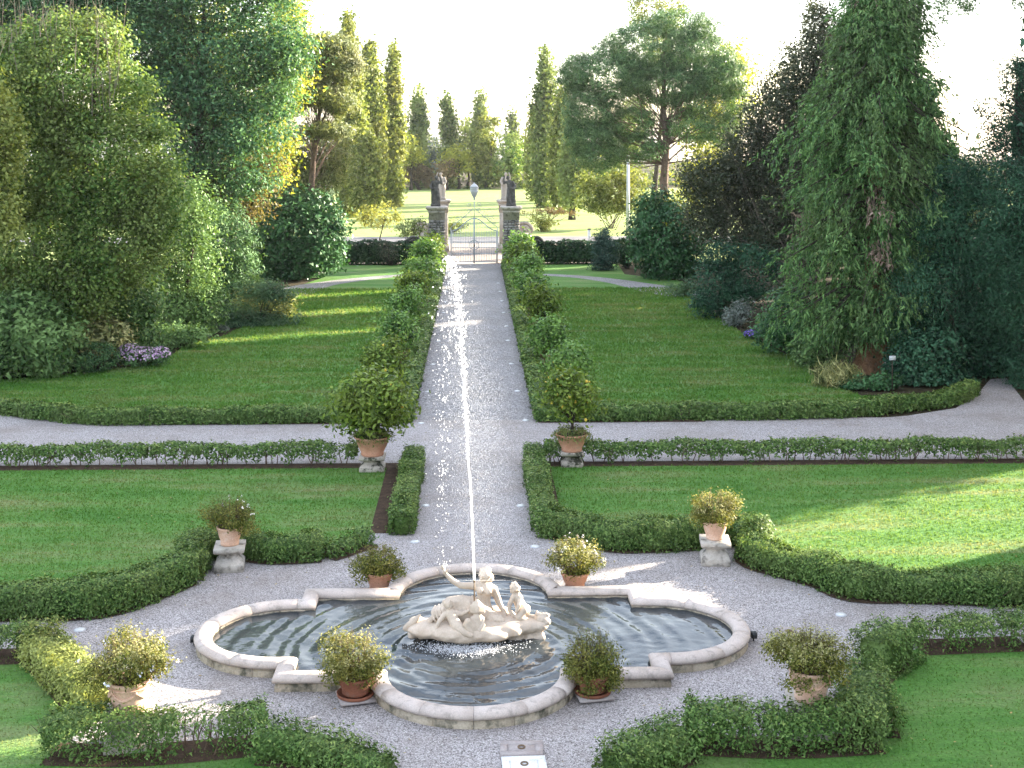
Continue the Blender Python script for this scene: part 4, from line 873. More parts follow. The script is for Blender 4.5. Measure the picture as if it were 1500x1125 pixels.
tag(new_obj('water', mesh_np('water', Vw, [mpv[Fq]], M_water, True)), kind='structure')

# ------------------------------------------------------------------ sculpted figures: tapered limbs fused by a voxel remesh
ICO_V, ICO_F = None, None
_b = bmesh.new(); bmesh.ops.create_icosphere(_b, subdivisions=2, radius=1.0); _b.verts.ensure_lookup_table()
ICO_V = np.array([v.co[:] for v in _b.verts]); ICO_F = np.array([[v.index for v in f.verts] for f in _b.faces]); _b.free()
class Fig:
    def __init__(s): s.mb = MB()
    def e(s, c, r, rz=0, rx=0):
        V = ICO_V * (np.array(r) if not np.isscalar(r) else r)
        if rx: cc, ss = math.cos(rx), math.sin(rx); V = np.column_stack([V[:, 0], V[:, 1] * cc - V[:, 2] * ss, V[:, 1] * ss + V[:, 2] * cc])
        if rz: cc, ss = math.cos(rz), math.sin(rz); V = np.column_stack([V[:, 0] * cc - V[:, 1] * ss, V[:, 0] * ss + V[:, 1] * cc, V[:, 2]])
        s.mb.add(V + np.array(c), [ICO_F])
    def limb(s, *pr):
        """pr: (point, radius) ..."""
        for (p, r), (q, t) in zip(pr[:-1], pr[1:]):
            p, q = np.array(p, float), np.array(q, float); n = max(2, int(np.linalg.norm(q - p) / (.35 * min(r, t))) + 1); n = min(n, 30)
            for u in np.linspace(0, 1, n): s.e(p + (q - p) * u, r + (t - r) * u)
    def head(s, c, r, face, hair=True, tilt=0):
        c = np.array(c, float); f = np.array(face, float); f /= np.linalg.norm(f); side = np.array([f[1], -f[0], 0]); side /= np.linalg.norm(side) + 1e-9
        up = np.cross(side, f); up /= np.linalg.norm(up)
        s.e(c, (r * .86, r * .9, r)); s.e(c + f * r * .25 - up * r * .42, (r * .62, r * .62, r * .62))     # skull, jaw
        s.e(c + f * r * .98 - up * r * .12, r * .17); s.e(c + f * r * .90 + up * r * .05, r * .13)           # nose
        s.e(c + f * r * .80 + up * r * .25 + side * r * .3, r * .2); s.e(c + f * r * .80 + up * r * .25 - side * r * .3, r * .2)   # brow
        s.e(c + f * r * .80 - up * r * .48, (r * .2, r * .2, r * .1)); s.e(c + f * r * .74 - up * r * .78, r * .2)               # mouth, chin
        for sg in (-1, 1): s.e(c + side * sg * r * .86, (r * .15, r * .2, r * .25))                           # ears
        if hair:
            for _ in range(26):
                d = unit(RNG.normal(size=(1, 3)))[0]
                if d @ f > .35 and d @ up < .55 or d @ up < -.45: continue
                s.e(c + d * r * .95, r * RNG.uniform(.2, .3))
    def build(s, name, mat, parent, off, voxel=.014, smooth=3):
        o = s.mb.build(name, mat, None, True, off=off)
        m = o.modifiers.new('r', 'REMESH'); m.mode = 'VOXEL'; m.voxel_size = voxel
        if smooth: m2 = o.modifiers.new('s', 'SMOOTH'); m2.factor = .5; m2.iterations = smooth
        dg = bpy.context.evaluated_depsgraph_get(); me = bpy.data.meshes.new_from_object(o.evaluated_get(dg))
        o.modifiers.clear(); o.data = me
        me.polygons.foreach_set('use_smooth', np.ones(len(me.polygons), bool))
        if not me.materials: me.materials.append(mat)
        if parent: o.parent = parent
        return o
YS = 21.05
def SC(cx, cy, dy=0.0):
    """point of the sculpture measured on the enlarged photograph, dy metres nearer (-) or farther (+)"""
    Y = YS + dy; px = 580 + cx / 6.25; py = 810 + cy / 6.25
    x, y = PD(px, Y); return np.array([x, y, ZZ(py, Y)])
g0 = np.array([.04, 21.0, 0]); group_ = empty('marble_sculpture', g0, 'pale marble group of a reclining woman, children and sea creatures in the basin', 'statue')
f = Fig()   # rocky base
for cx, cy, dy, r in [(300, 690, -.1, (.35, .32, .13)), (520, 700, -.2, (.42, .38, .16)), (760, 690, -.15, (.45, .42, .17)), (980, 670, -.05, (.42, .36, .15)), (1180, 650, .05, (.32, .26, .13)), (650, 640, .15, (.55, .36, .22)), (900, 620, .15, (.40, .32, .22)), (620, 760, -.35, (.32, .20, .11)), (860, 740, -.3, (.36, .24, .11)), (1310, 655, .02, (.16, .16, .10))]:
    c = SC(cx, cy, dy); f.e(c, r)
    for _ in range(7): f.e(c + np.clip(RNG.normal(0, .4, 3), -.7, .7) * np.array(r) * np.array([1, 1, .6]), np.array(r) * RNG.uniform(.25, .4))
for _ in range(40):
    t = RNG.uniform(0, 1); c = SC(120 + 1260 * t, 700 - 40 * math.sin(math.pi * t) * 0 - 30 * t, RNG.uniform(-.12, .1)); c[2] = RNG.uniform(.06, .13); f.e(c, RNG.uniform(.05, .11))
f.build('rock_base', M_marble, group_, g0, .02, 3)
f = Fig()   # woman, half reclining, arm raised
sl, sr = SC(728, 300, -.03), SC(892, 335, .05)
f.head(SC(812, 205, .02), .112, (-.55, -.8, -.12)); f.e(SC(850, 225, .08), .085); f.e(SC(835, 160, .06), .07)
f.limb((SC(815, 250, .03), .055), (SC(812, 300, .03), .06))
f.limb((sl, .075), (SC(812, 310, .02), .10), (sr, .075))
f.limb((SC(810, 330, .02), .13), (SC(805, 400, .03), .118), (SC(800, 450, .03), .115), (SC(800, 530, .02), .155))
f.e(SC(770, 345, -.1), .062); f.e(SC(845, 355, -.08), .062)                                     # breasts
f.limb((sl, .07), (SC(650, 300, -.06), .055), (SC(590, 296, -.08), .05), (SC(520, 255, -.08), .045), (SC(468, 205, -.08), .034))
f.e(SC(448, 178, -.08), (.035, .025, .045))
for k, (dx, dy_, l) in enumerate([(-22, -55, .016), (-34, -50, .016), (-8, -52, .015), (-44, -36, .014)]):
    f.limb((SC(446, 165, -.08 + .01 * k), .016), (SC(446 + dx * .6, 165 + dy_ * .6, -.09 + .012 * k), .014), (SC(446 + dx, 165 + dy_, -.08 + .012 * k), .010))
f.limb((SC(455, 180, -.09), .016), (SC(472, 150, -.11), .012))
f.limb((sr, .07), (SC(930, 415, .07), .056), (SC(945, 460, .06), .05), (SC(985, 530, .03), .036), (SC(1002, 560, 0), .032))
f.limb((SC(1002, 560, 0), .03), (SC(1010, 600, -.03), .02))
# hips and draped legs stretched to the side
f.limb((SC(800, 545, 0), .17), (SC(720, 500, -.05), .165), (SC(600, 465, -.08), .14), (SC(500, 470, -.06), .125), (SC(420, 540, -.04), .10), (SC(340, 620, -.03), .075), (SC(250, 660, -.03), .05))
f.limb((SC(780, 570, -.1), .15), (SC(640, 560, -.14), .14), (SC(500, 580, -.14), .12), (SC(400, 650, -.12), .09), (SC(300, 690, -.1), .06))
f.limb((SC(250, 660, -.03), .045), (SC(205, 650, -.06), .03)); f.limb((SC(860, 590, -.05), .13), (SC(960, 600, 0), .09))
for k in range(11):   # folds of the drapery
    x0 = 700 - k * 34; y0 = 398 + k * 9
    f.limb((SC(x0, y0, .02), .022), (SC(x0 - 28, y0 + 55, -.17), .026), (SC(x0 - 10, y0 + 120, -.24), .02), (SC(x0 + 30, y0 + 165, -.24), .014))
for k in range(6):
    f.limb((SC(430 - k * 22, 470 + k * 26, -.02), .018), (SC(350 - k * 18, 590 + k * 14, -.16), .02), (SC(300 - k * 6, 680, -.18), .014))
for k in range(7): f.limb((SC(800 + k * 26, 570, -.15), .016), (SC(830 + k * 26, 610 + 5 * (k % 3), -.2), .018), (SC(800 + k * 30, 645, -.22), .012))
f.build('woman_figure', M_marble, group_, g0, .0115, 2)
f = Fig()   # child leaning forward, fish-tailed
f.head(SC(482, 480, -.30), .075, (.3, -.9, -.35))
f.limb((SC(488, 520, -.30), .05), (SC(500, 560, -.32), .085), (SC(530, 620, -.36), .088), (SC(560, 670, -.40), .095), (SC(620, 715, -.46), .08), (SC(690, 755, -.52), .045))
f.limb((SC(448, 560, -.32), .045), (SC(400, 620, -.36), .038), (SC(372, 680, -.38), .03), (SC(362, 735, -.42), .03))
f.limb((SC(545, 545, -.30), .045), (SC(600, 560, -.30), .036), (SC(655, 535, -.30), .028), (SC(690, 510, -.30), .026))
for k in range(9): f.e(SC(440 + 14 * (k % 5), 440 + 12 * (k // 3), -.24), .03)
f.build('child_figure', M_marble, group_, g0, .0115, 2)
f = Fig()   # child with long hair, seated in front
f.head(SC(742, 490, -.34), .078, (-.2, .6, .2), hair=False)
for k in range(12): f.limb((SC(742, 440, -.34), .03), (SC(690 + k * 10, 490, -.40 + .012 * abs(k - 6)), .026), (SC(682 + k * 11.5, 545, -.42 + .012 * abs(k - 6)), .016))
f.limb((SC(742, 540, -.34), .045), (SC(748, 600, -.36), .085), (SC(752, 660, -.38), .085), (SC(750, 700, -.40), .09))
f.limb((SC(700, 600, -.38), .042), (SC(712, 680, -.46), .034), (SC(716, 760, -.50), .026)); f.limb((SC(790, 600, -.36), .042), (SC(800, 660, -.42), .034), (SC(770, 715, -.48), .026))
f.limb((SC(735, 700, -.42), .075), (SC(660, 630, -.46), .06), (SC(640, 660, -.48), .05), (SC(690, 735, -.5), .038))
f.build('child_figure', M_marble, group_, g0, .0115, 2)
f = Fig()   # kneeling putto
f.head(SC(1086, 318, .05), .085, (-.7, -.5, .1))
f.limb((SC(1090, 375, .05), .045), (SC(1105, 400, .05), .085), (SC(1125, 450, .06), .085), (SC(1150, 500, .08), .095))
f.e(SC(1185, 515, .08), .088); f.e(SC(1165, 520, 0), .085)
f.limb((SC(1165, 520, 0), .078), (SC(1120, 590, -.06), .06), (SC(1180, 615, -.02), .05), (SC(1250, 610, .02), .034)); f.limb((SC(1185, 530, .1), .075), (SC(1160, 600, .05), .06), (SC(1230, 625, .08), .045))
f.limb((SC(1075, 400, 0), .042), (SC(1040, 470, -.04), .036), (SC(1035, 520, -.05), .03), (SC(1075, 575, -.06), .026)); f.limb((SC(1140, 405, .03), .042), (SC(1125, 480, -.08), .036), (SC(1100, 540, -.1), .028))
f.build('child_figure', M_marble, group_, g0, .0115, 2)
f = Fig()   # sea creature's head
f.e(SC(1335, 605, .02), (.12, .10, .09)); f.e(SC(1375, 630, .0), (.08, .08, .06)); f.limb((SC(1300, 570, .02), .035), (SC(1288, 530, .02), .014)); f.limb((SC(1350, 565, .04), .032), (SC(1395, 570, .04), .03))
for k in range(8): f.e(SC(1290 + 14 * k, 560 + 8 * (k % 2), .0), .028)
f.limb((SC(1215, 575, .05), .03), (SC(1300, 590, .04), .04)); f.build('creature_head', M_marble, group_, g0, .012, 3)
f = Fig()   # fish tail
f.limb((SC(90, 690, -.1), .05), (SC(130, 655, -.12), .06), (SC(180, 610, -.12), .045), (SC(222, 565, -.12), .018)); f.limb((SC(95, 690, -.1), .05), (SC(180, 700, -.15), .06)); f.build('fish_tail', M_marble, group_, g0, .012, 3)
mb = MB(); jb, jt = SC(718, 470, -.30), SC(717, 250, -.28); mb.tube([jb, jt], .011, 8); mb.tube([jt - np.array([0, 0, .03]), jt + np.array([0, 0, .005])], .017, 8)
mb.build('jet_pipe', M_pipe, group_, off=g0)

# ------------------------------------------------------------------ water jet
def drops(C, r, el=1.0):
    """little octahedra stretched vertically"""
    n = len(C); r = np.broadcast_to(r, (n,)); e = np.array([(1, 0, 0), (0, 1, 0), (-1, 0, 0), (0, -1, 0), (0, 0, 1), (0, 0, -1)], float)
    el = np.broadcast_to(el, (n,)); V = e[None] * r[:, None, None]; V[:, :, 2] *= el[:, None]
    V = V + C[:, None, :]
    fo = np.array([(0, 1, 4), (1, 2, 4), (2, 3, 4), (3, 0, 4), (1, 0, 5), (2, 1, 5), (3, 2, 5), (0, 3, 5)])
    return V.reshape(-1, 3), (np.arange(n)[:, None, None] * 6 + fo[None]).reshape(-1, 3)
jyc = 20.75
def J(px, py, dy=0.0): x, y = PD(px, jyc + dy); return np.array([x, y, ZZ(py, jyc + dy)])
jet = empty('water_jet', jt, 'tall white fountain jet and falling spray blown sideways', 'water jet')
core = [(694.8, 849), (694, 830), (693, 800), (691.5, 760), (690, 725), (687.5, 690), (685, 655), (682.5, 610), (680, 570), (677.5, 520), (676, 480), (673, 445), (669, 420), (665, 400), (660, 385)]
cpts = np.array([J(*q) for q in core]); dd = np.concatenate([[0], np.cumsum(np.linalg.norm(np.diff(cpts, axis=0), axis=1))])
tt = np.linspace(0, dd[-1], 160); path = np.column_stack([np.interp(tt, dd, cpts[:, i]) for i in range(3)]); u = tt / dd[-1]
wob = np.column_stack([np.sin(u * 60 + 2 * np.sin(u * 23)), np.cos(u * 47)]) * (.012 * u)[:, None]; path[:, :2] += wob
rr = (.019 - .010 * u) * (1 + .35 * np.sin(u * 140) * u + RNG.normal(0, .10, len(u)) * (u > .12)); rr = np.maximum(rr, .004)
mb = MB(); n1 = int(len(u) * .6); mb.tube(path[:n1], rr[:n1], 7)
mb.build('jet_core', M_spray, jet, True, off=np.array(jt))
C, R_, E = [], [], []
def put(c, r, e): C.append(c); R_.append(r); E.append(e)
for _ in range(900):      # lumps along the jet, thicker towards the top
    v = RNG.uniform(.25, 1.0) ** .7; i = min(len(path) - 1, int(v * (len(path) - 1))); sp = .012 + .055 * max(0, v - .35)
    put(path[i] + np.array([RNG.normal(0, sp), RNG.normal(0, sp), RNG.normal(0, .03)]), RNG.uniform(.003, .010), RNG.uniform(1.2, 3.5))
for _ in range(600):      # crown of the jet and the fall
    v = RNG.uniform(0, 1) ** 2.1; py = 376 + v * 460; cx = np.interp(py, [376, 400, 430, 470, 520, 600, 700, 840], [659, 662, 662, 659, 655, 650, 648, 650])
    sp = np.interp(py, [376, 400, 430, 480, 560, 700, 840], [4, 9, 13, 13, 10, 8, 7])
    put(J(cx + RNG.normal(0, sp), py, RNG.normal(0, .12)), abs(RNG.normal(.003, .003)) * (1.25 if py < 520 else .75) + .002, RNG.uniform(1.0, 3.0))
for _ in range(34):       # bigger clots of falling water
    py = RNG.uniform(385, 840); cx = np.interp(py, [385, 430, 520, 700, 840], [661, 664, 655, 649, 651]); c = J(cx + RNG.normal(0, 5), py, RNG.normal(0, .1))
    for _k in range(5): put(c + RNG.normal(0, .015, 3) * np.array([1, 1, 1.8]), RNG.uniform(.004, .010), RNG.uniform(1, 2))
V, Fc = drops(np.array(C), np.array(R_), np.array(E))
tag(new_obj('spray_drops', mesh_np('spray_drops', V - np.array(jt), [Fc], M_spray), jet), kind='stuff')
n = 45000                  # fine mist drifting off the jet
py = np.clip(RNG.normal(620, 110, n), 385, 850); cx = np.interp(py, [385, 520, 650, 850], [668, 684, 698, 704]) + RNG.normal(0, 1, n) * np.interp(py, [385, 520, 650, 850], [14, 26, 32, 24])
mc = np.array([J(a, b, c) for a, b, c in zip(cx, py, RNG.normal(0, .35, n))])
V, Fc = leaves(mc, rnd_dir(n), rnd_dir(n), 1.2 * RNG.uniform(.0022, .005, n), RNG.uniform(.0022, .005, n), True)
tag(new_obj('mist', mesh_np('mist', V - np.array(jt), [Fc], M_spray), jet), kind='stuff')
# splash where the water lands
n = 2600; a = RNG.normal(0, 1, (n, 2)); sc_ = SC(640, 830, -.55)
pos = np.column_stack([sc_[0] + a[:, 0] * .36, sc_[1] + a[:, 1] * .13 - .05 + .12 * np.abs(a[:, 0]) * .4, .10 + np.abs(RNG.normal(0, .03, n))]); 
V, Fc = drops(pos, RNG.uniform(.003, .010, n), .9)
tag(new_obj('splash', mesh_np('splash', V, [Fc], M_spray)), 'white foaming splash on the water before the sculpture', 'splash', kind='stuff')

# ------------------------------------------------------------------ pots, pedestals, citrus
def pot_mb(r0, r1, h, rim=.05):
    mb = MB(); mb.lathe([(r0 * .96, 0), (r0, .02), (r0 * 1.02, .045), (r0 * .97, .06), (r0 + (r1 - r0) * .5, h * .5), (r1 * .965, h - rim - .01), (r1 * 1.0, h - rim), (r1 * 1.05, h - rim * .7), (r1 * 1.05, h - .008), (r1 * 1.02, h), (r1 * .93, h), (r1 * .90, h - .05)], seg=30)
    return mb
def pedestal(loc, label, mat, h=.45, w=.27, rz=0, spread=True):
    root = empty('stone_pedestal', (*loc, 0), label, 'pedestal', 'stone pedestals under the pots', rz)
    mb = MB(); mb.lathe([(w * .98, -.05), (w * .98, .12 * h / .45), (w * .96, .135 * h / .45), (w * .86, .17 * h / .45), (w * .70, .21 * h / .45), (w * .60, .25 * h / .45), (w * .60, .29 * h / .45), (w * .72, .325 * h / .45)], sq=True); mb.build('pedestal_shaft', mat, root)
    mb = MB(); mb.lathe([(w * .78, .327 * h / .45), (w * .95, .345 * h / .45), (w * 1.03, .37 * h / .45), (w * 1.03, h - .012), (w * 1.0, h)], sq=True); mb.build('pedestal_cap', mat, root)
    return root
def bush_on(root, r, h, z0, n, L, mat, spread=1.0, fl=None, nfl=0, tip=None, sx=1.0, wild=.35):
    """rounded lobes of foliage with arching shoots standing out of it"""
    bl = [(np.array([0, 0, z0 + h * .38]), np.array([r * .8, r * .8, h * .52]))]
    for q in np.linspace(0, 6.28, 10)[:-1]:
        qq = q + RNG.uniform(-.3, .3); e = RNG.uniform(.45, .75)
        bl.append((np.array([r * e * math.cos(qq), r * e * math.sin(qq), z0 + h * RNG.uniform(-.14, .72)]), np.array([r, r, h * .8]) * RNG.uniform(.28, .46)))
    V, Fc, C = foliage_mesh(bl, n, L, .5, L * 1.5, 12, .4, .6, 0, .8, .5, z0 - .22)
    mb = MB(); Q = []; O = []
    for i in range(int(40 + 60 * wild)):
        a = RNG.uniform(0, 6.28); e = RNG.uniform(.15, 1.0); rr_ = r * e * RNG.uniform(.9, 1.0 + wild); zz_ = z0 + h * (1.0 - .75 * e ** 2) * RNG.uniform(.9, 1.1 + wild * .6)
        tip_ = np.array([rr_ * math.cos(a) * sx, rr_ * math.sin(a), zz_]); p0 = np.array([.25 * r * math.cos(a), .25 * r * math.sin(a), z0 - .03]); m1 = p0 * .6 + tip_ * .4 + np.array([0, 0, h * .25])
        mb.tube([p0, m1, tip_], [.006, .005, .002], 3, False)
        t = RNG.uniform(.6, 1.02, 12); q = (1 - t)[:, None] ** 2 * p0 + 2 * (t * (1 - t))[:, None] * m1 + t[:, None] ** 2 * tip_
        Q.append(q + RNG.normal(0, .018, (12, 3)))
    Q = np.concatenate(Q); o = unit(Q - np.array([0, 0, z0 + h * .2])); V2, F2 = leaf_cloud(Q, o, L, L * .5, .4, .5)
    mb.build('stems', M_stem, root)['kind'] = 'stuff'
    new_obj('foliage', mesh_np('foliage', V, [Fc], mat), root)
    new_obj('shoots', mesh_np('shoots', V2, [F2], tip or mat), root)['kind'] = 'stuff'
    if tip:
        k = np.argsort(-C[:, 2])[:len(C) // 3]; q = np.repeat(C[k], 7, 0) + RNG.normal(0, L * 1.5, (len(k) * 7, 3)) + np.array([0, 0, L]); oo = unit(q - np.array([0, 0, z0]))
        V, Fc = leaf_cloud(q, oo, L, L * .55, .4, .5); new_obj('shoot_tips', mesh_np('shoot_tips', V, [Fc], tip), root)['kind'] = 'stuff'
    if fl:
        k = RNG.choice(np.argsort(-np.linalg.norm(Q - np.array([0, 0, z0]), axis=1))[:len(Q) // 2], min(nfl, len(Q) // 2)); q = np.repeat(Q[k] + o[k] * .03, 5, 0) + RNG.normal(0, .014, (len(k) * 5, 3))
        V, Fc = leaf_cloud(q, np.repeat(o[k], 5, 0), .030, .026, .4, 1.2); new_obj('flowers', mesh_np('flowers', V, [Fc], fl), root)['kind'] = 'stuff'
def potted(loc, z, label, r0, r1, h, pm, br, bh, n=5200, L=.036, mat=None, fl=None, nfl=0, tip=None, garland=False, saucer=None, plate=False, group='potted shrubs round the fountain', wild=.35, sx=1.0):
    root = empty('potted_shrub', (*loc, z), label, 'potted plant', group, RNG.uniform(0, .5))
    pot = pot_mb(r0, r1, h).build('pot', pm, root, True)
    if garland:
        mb = MB(); 
        for k in range(5):
            a0 = k * 2 * math.pi / 5; aa = np.linspace(a0, a0 + 2 * math.pi / 5, 9); sag = np.sin(np.linspace(0, math.pi, 9)) * h * .2; zz_ = h * .72 - sag; rad_ = r0 + (r1 - r0) * (zz_ / h) + .006
            mb.tube(np.column_stack([rad_ * np.cos(aa), rad_ * np.sin(aa), zz_]), .010 + .010 * np.sin(np.linspace(0, math.pi, 9)), 6); mb.ball((rad_[0] * math.cos(a0), rad_[0] * math.sin(a0), zz_[0]), .024)
        mb.build('garland', pm, pot, True)
        mb = MB(); aa = np.linspace(0, 2 * math.pi, 31); rz_ = r0 + (r1 - r0) * .8 + .004; mb.tube(np.column_stack([rz_ * np.cos(aa), rz_ * np.sin(aa), np.full(31, h * .80)]), .010, 6, False); mb.build('band', pm, pot, True)
    mb = MB(); mb.lathe([(r1 * .90, h - .06), (r1 * .88, h - .045)], seg=20); mb.build('soil', M_soil, root)
    if saucer:
        mb = MB(); mb.lathe([(saucer * .9, -.035), (saucer, -.02), (saucer * 1.03, .02), (saucer * .98, .022), (saucer * .92, -.012)], seg=28); mb.build('saucer', pm, root, True)
    if plate: mb = MB(); mb.box((0, 0, -.05), (.5, .5, .03)); mb.build('base_slab', M_slab, root)
    bush_on(root, br, bh, h, n, L, mat or L_pot, 1, fl, nfl, tip, sx, wild)
    return root
PX, PYf, PYb = 4.5, 17.55, 24.55
a = P(336, 834)
pedestal((a[0], a[1] + .05), 'waisted stone pedestal under the white-flowered pot before the dark hedge', M_ped, .45, .27, .1)
potted((a[0], a[1] + .05), .45, 'pale terracotta pot of loose green shrub with few white flowers on a pedestal', .17, .235, .34, M_terra, .50, .46, fl=L_floww, nfl=14)
b = P(1048, 825)
pedestal((b[0], b[1] + .05), 'waisted stone pedestal under the sunlit pot by the ragged hedge', M_ped, .45, .27, -.1)
potted((b[0], b[1] + .05), .45, 'sunlit golden potted shrub on a pedestal beside the bright lawn', .17, .235, .34, M_terra, .52, .46, mat=L_pot, tip=L_potr)
c = P(189, 1041, .45)
pedestal(c, 'low square pedestal under the garlanded pot by the sunlit hedge', M_ped, .45, .30, .15)
potted(c, .45, 'garlanded pale terracotta pot with sprawling blue-flowered shrub', .21, .275, .43, M_terra, .62, .50, n=7000, fl=L_flowb, nfl=30, tip=L_potr, garland=True)
d = P(1187, 1024, .45)
pedestal(d, 'low square pedestal under the plain pot in the loose hedge corner', M_ped, .45, .30, -.15)
potted(d, .45, 'tan terracotta pot with spreading olive-brown shrub by the loose hedge corner', .21, .275, .42, M_terra, .62, .50, n=7000, garland=True, tip=L_potr)
potted((-1.66, 23.45), .06, 'orange pot with airy green shrub behind the basin, spray side', .17, .24, .30, M_terra3, .50, .42, L=.036)
potted((1.78, 23.4), .06, 'pink-tipped flowering shrub overhanging the basin coping at the back', .17, .24, .28, M_terra3, .54, .50, tip=L_potr, fl=L_floww, nfl=60)
potted((-1.68, 18.98), .09, 'round bushy shrub in dark pot on saucer at the basin front, spray side', .19, .25, .26, M_terra2, .52, .58, n=7000, saucer=.26, plate=True, tip=L_potr, wild=.2)
potted((1.70, 18.98), .09, 'round bushy shrub in dark pot on saucer at the basin front, near the square notch', .19, .25, .26, M_terra2, .50, .56, n=7000, saucer=.26, plate=True, wild=.25)

def citrus(loc, z, label, pr0, pr1, ph, trunk_h, cr, ch, n, L, mat, fruit=0, under=True, group='potted citrus trees along the walk', lop=0, pm=None):
    root = empty('potted_citrus', (*loc, z), label, 'citrus tree', group)
    pot_mb(pr0, pr1, ph).build('pot', pm or M_terra3, root, True)
    mb = MB(); mb.lathe([(pr1 * .9, ph - .06), (pr1 * .88, ph - .045)], seg=16); mb.build('soil', M_soil, root)
    zc = ph + trunk_h + ch * .5
    bl = [(np.array([lop * .3, 0, zc]), np.array([cr * .8, cr * .8, ch * .48]))] + [(np.array([cr * .55 * math.cos(q) + lop * math.cos(q) * .2, cr * .55 * math.sin(q), zc + RNG.uniform(-.28, .26) * ch]), np.array([cr, cr, ch * .75]) * RNG.uniform(.32, .48)) for q in np.linspace(0, 6.28, 8)[:-1]]
    V, Fc, C = foliage_mesh(bl, n * 2.2, L, .5, L * 1.8, 14, .35, .5, .1, .8, .45)
    mb = MB(); mb.tube([(0, 0, ph - .06), (.02, .02, ph + trunk_h * .6), (0, 0, zc)], [.045, .036, .02], 7)
    for q in C[RNG.choice(len(C), 26)]: mb.tube([(.01, .01, ph + trunk_h * RNG.uniform(.5, 1)), q * .5 + np.array([0, 0, (ph + trunk_h) * .5]), q], [.018, .012, .005], 4, False)
    mb.build('trunk', M_bark, root, True); new_obj('crown', mesh_np('crown', V, [Fc], mat), root)
    if under:
        m = 1100; a = RNG.uniform(0, 6.28, m); rr_ = pr1 * RNG.uniform(.5, 1.35, m); q = np.column_stack([rr_ * np.cos(a), rr_ * np.sin(a), ph + .10 - .30 * np.clip(rr_ / pr1 - .75, 0, 1) + RNG.normal(0, .04, m)])
        V, Fc = leaf_cloud(q, unit(q - np.array([0, 0, ph * .5])), .06, .03, .4, .4); new_obj('trailing_plants', mesh_np('trailing_plants', V, [Fc], L_under), root)
    if fruit:
        C2, _, _ = clumps_in(bl, fruit, .95); fm = None
        for q in C2:
            q = q.copy(); q[1] = -abs(q[1]) if RNG.uniform() < .7 else q[1]
            if fm is None: mb = MB(); mb.ball((0, 0, 0), (.034, .034, .042), 10, 8); o = mb.build('fruit', M_lemon, root, True); fm = o.data
            else: o = new_obj('fruit', fm, root)
            o.location = q
    return root
lp, rp = P(545, 690), P(838, 683.5)
lp = (lp[0], lp[1] + .12); rp = (rp[0], rp[1] + .12)
pedestal(lp, 'mossy block pedestal under the big lemon pot before the leggy hedge', M_pedmoss, .36, .30)
pedestal(rp, 'mossy block pedestal under the lemon tree with many yellow fruits', M_pedmoss, .36, .27)
citrus(lp, .36, 'largest potted lemon tree, wide open crown over a tan pot on a mossy pedestal', .27, .42, .46, .16, .98, 1.5, 2700, .115, L_citrus, fruit=9)
citrus(rp, .36, 'potted lemon tree dotted with yellow fruits on a mossy pedestal', .25, .38, .42, .34, .66, 1.15, 1500, .105, L_citrus, fruit=26)
rowY = [40.0, 46.8, 54.0, 61.0, 68.0, 75.0, 80.5]
ords = ['second', 'third', 'fourth', 'fifth', 'sixth', 'seventh', 'last']
sizes = [(.66, 1.3), (.70, 1.25), (.74, 1.3), (.66, 1.35), (.72, 1.35), (.64, 1.4), (.6, 1.5)]
for i, Y in enumerate(rowY):
    for sgn, side in ((-1, 'spray'), (1, 'clear')):
        cr, ch = sizes[i]; cr *= RNG.uniform(.92, 1.1); ch *= RNG.uniform(.92, 1.1)
        citrus((sgn * (2.72 + RNG.normal(0, .05)), Y + RNG.normal(0, .3)), .02, '%s potted citrus tree beyond the cross path, in the row %s the spray' % (ords[i], 'beside' if sgn < 0 else 'clear of'), .22, .34, .40, .15, cr, ch, int(1500 * (1 if i < 2 else .8)), .105 + .012 * i, L_citrusd if (i + (sgn > 0)) % 3 else L_citrus, fruit=3 if i < 1 else 0, pm=M_terra3)

# ------------------------------------------------------------------ gate
def pillar(x, y, label, rust, h=3.62, w=1.02):
    root = empty('gate_pillar', (x, y, 0), label, 'pillar', 'stone gate pillars')
    mb = MB(); mb.box((0, 0, .25), (w + .12, w + .12, .62)); mb.build('plinth', M_dark if rust else M_plain, root)
    mb = MB(); mb.box((0, 0, .56 + (h - 1.0) / 2), (w - .09, w - .09, h - 1.0)); mb.build('pillar_core', M_dark if rust else M_plain, root)
    if rust:
        mb = MB(); nr = 13; top = h - .85; rh = (top - .58) / nr
        for r in range(nr):
            for face in range(4):
                xs = np.linspace(-w / 2, w / 2, 4 + r % 2) + (RNG.normal(0, .02) if r % 2 else 0)
                for k in range(len(xs) - 1):
                    wd = xs[k + 1] - xs[k] - .035; pr = RNG.uniform(.05, .085); mid = (xs[k] + xs[k + 1]) / 2; a = face * math.pi / 2
                    cx, cy = (mid, -(w / 2 - .045) - pr / 2 + .03); mb.box((cx * math.cos(a) - cy * math.sin(a), cx * math.sin(a) + cy * math.cos(a), .58 + rh * (r + .5)), (wd, pr, rh - .035), a)
        o = mb.build('stone_blocks', M_rust, root); o['kind'] = 'stuff'
    mb = MB(); mb.lathe([(w * .5, h - .86), (w * .5, h - .40), (w * .53, h - .38), (w * .53, h - .32), (w * .51, h - .30), (w * .55, h - .24), (w * .64, h - .17), (w * .665, h - .12), (w * .665, h - .03), (w * .60, h)], sq=True); mb.build('cornice', M_plain if not rust else M_ped, root)
    return root
GY, RY = 83.9, 92.6
pillar(-2.32, GY, 'front gate pillar of weathered blocks with the cloaked statue, by the spray', True); pillar(2.36, GY, 'front gate pillar of weathered blocks with the bending statue', True)
pillar(-2.27, RY, 'rear smoother gate pillar half hidden behind the one by the spray', False); pillar(2.25, RY, 'rear smoother gate pillar half hidden behind the bending statue', False)
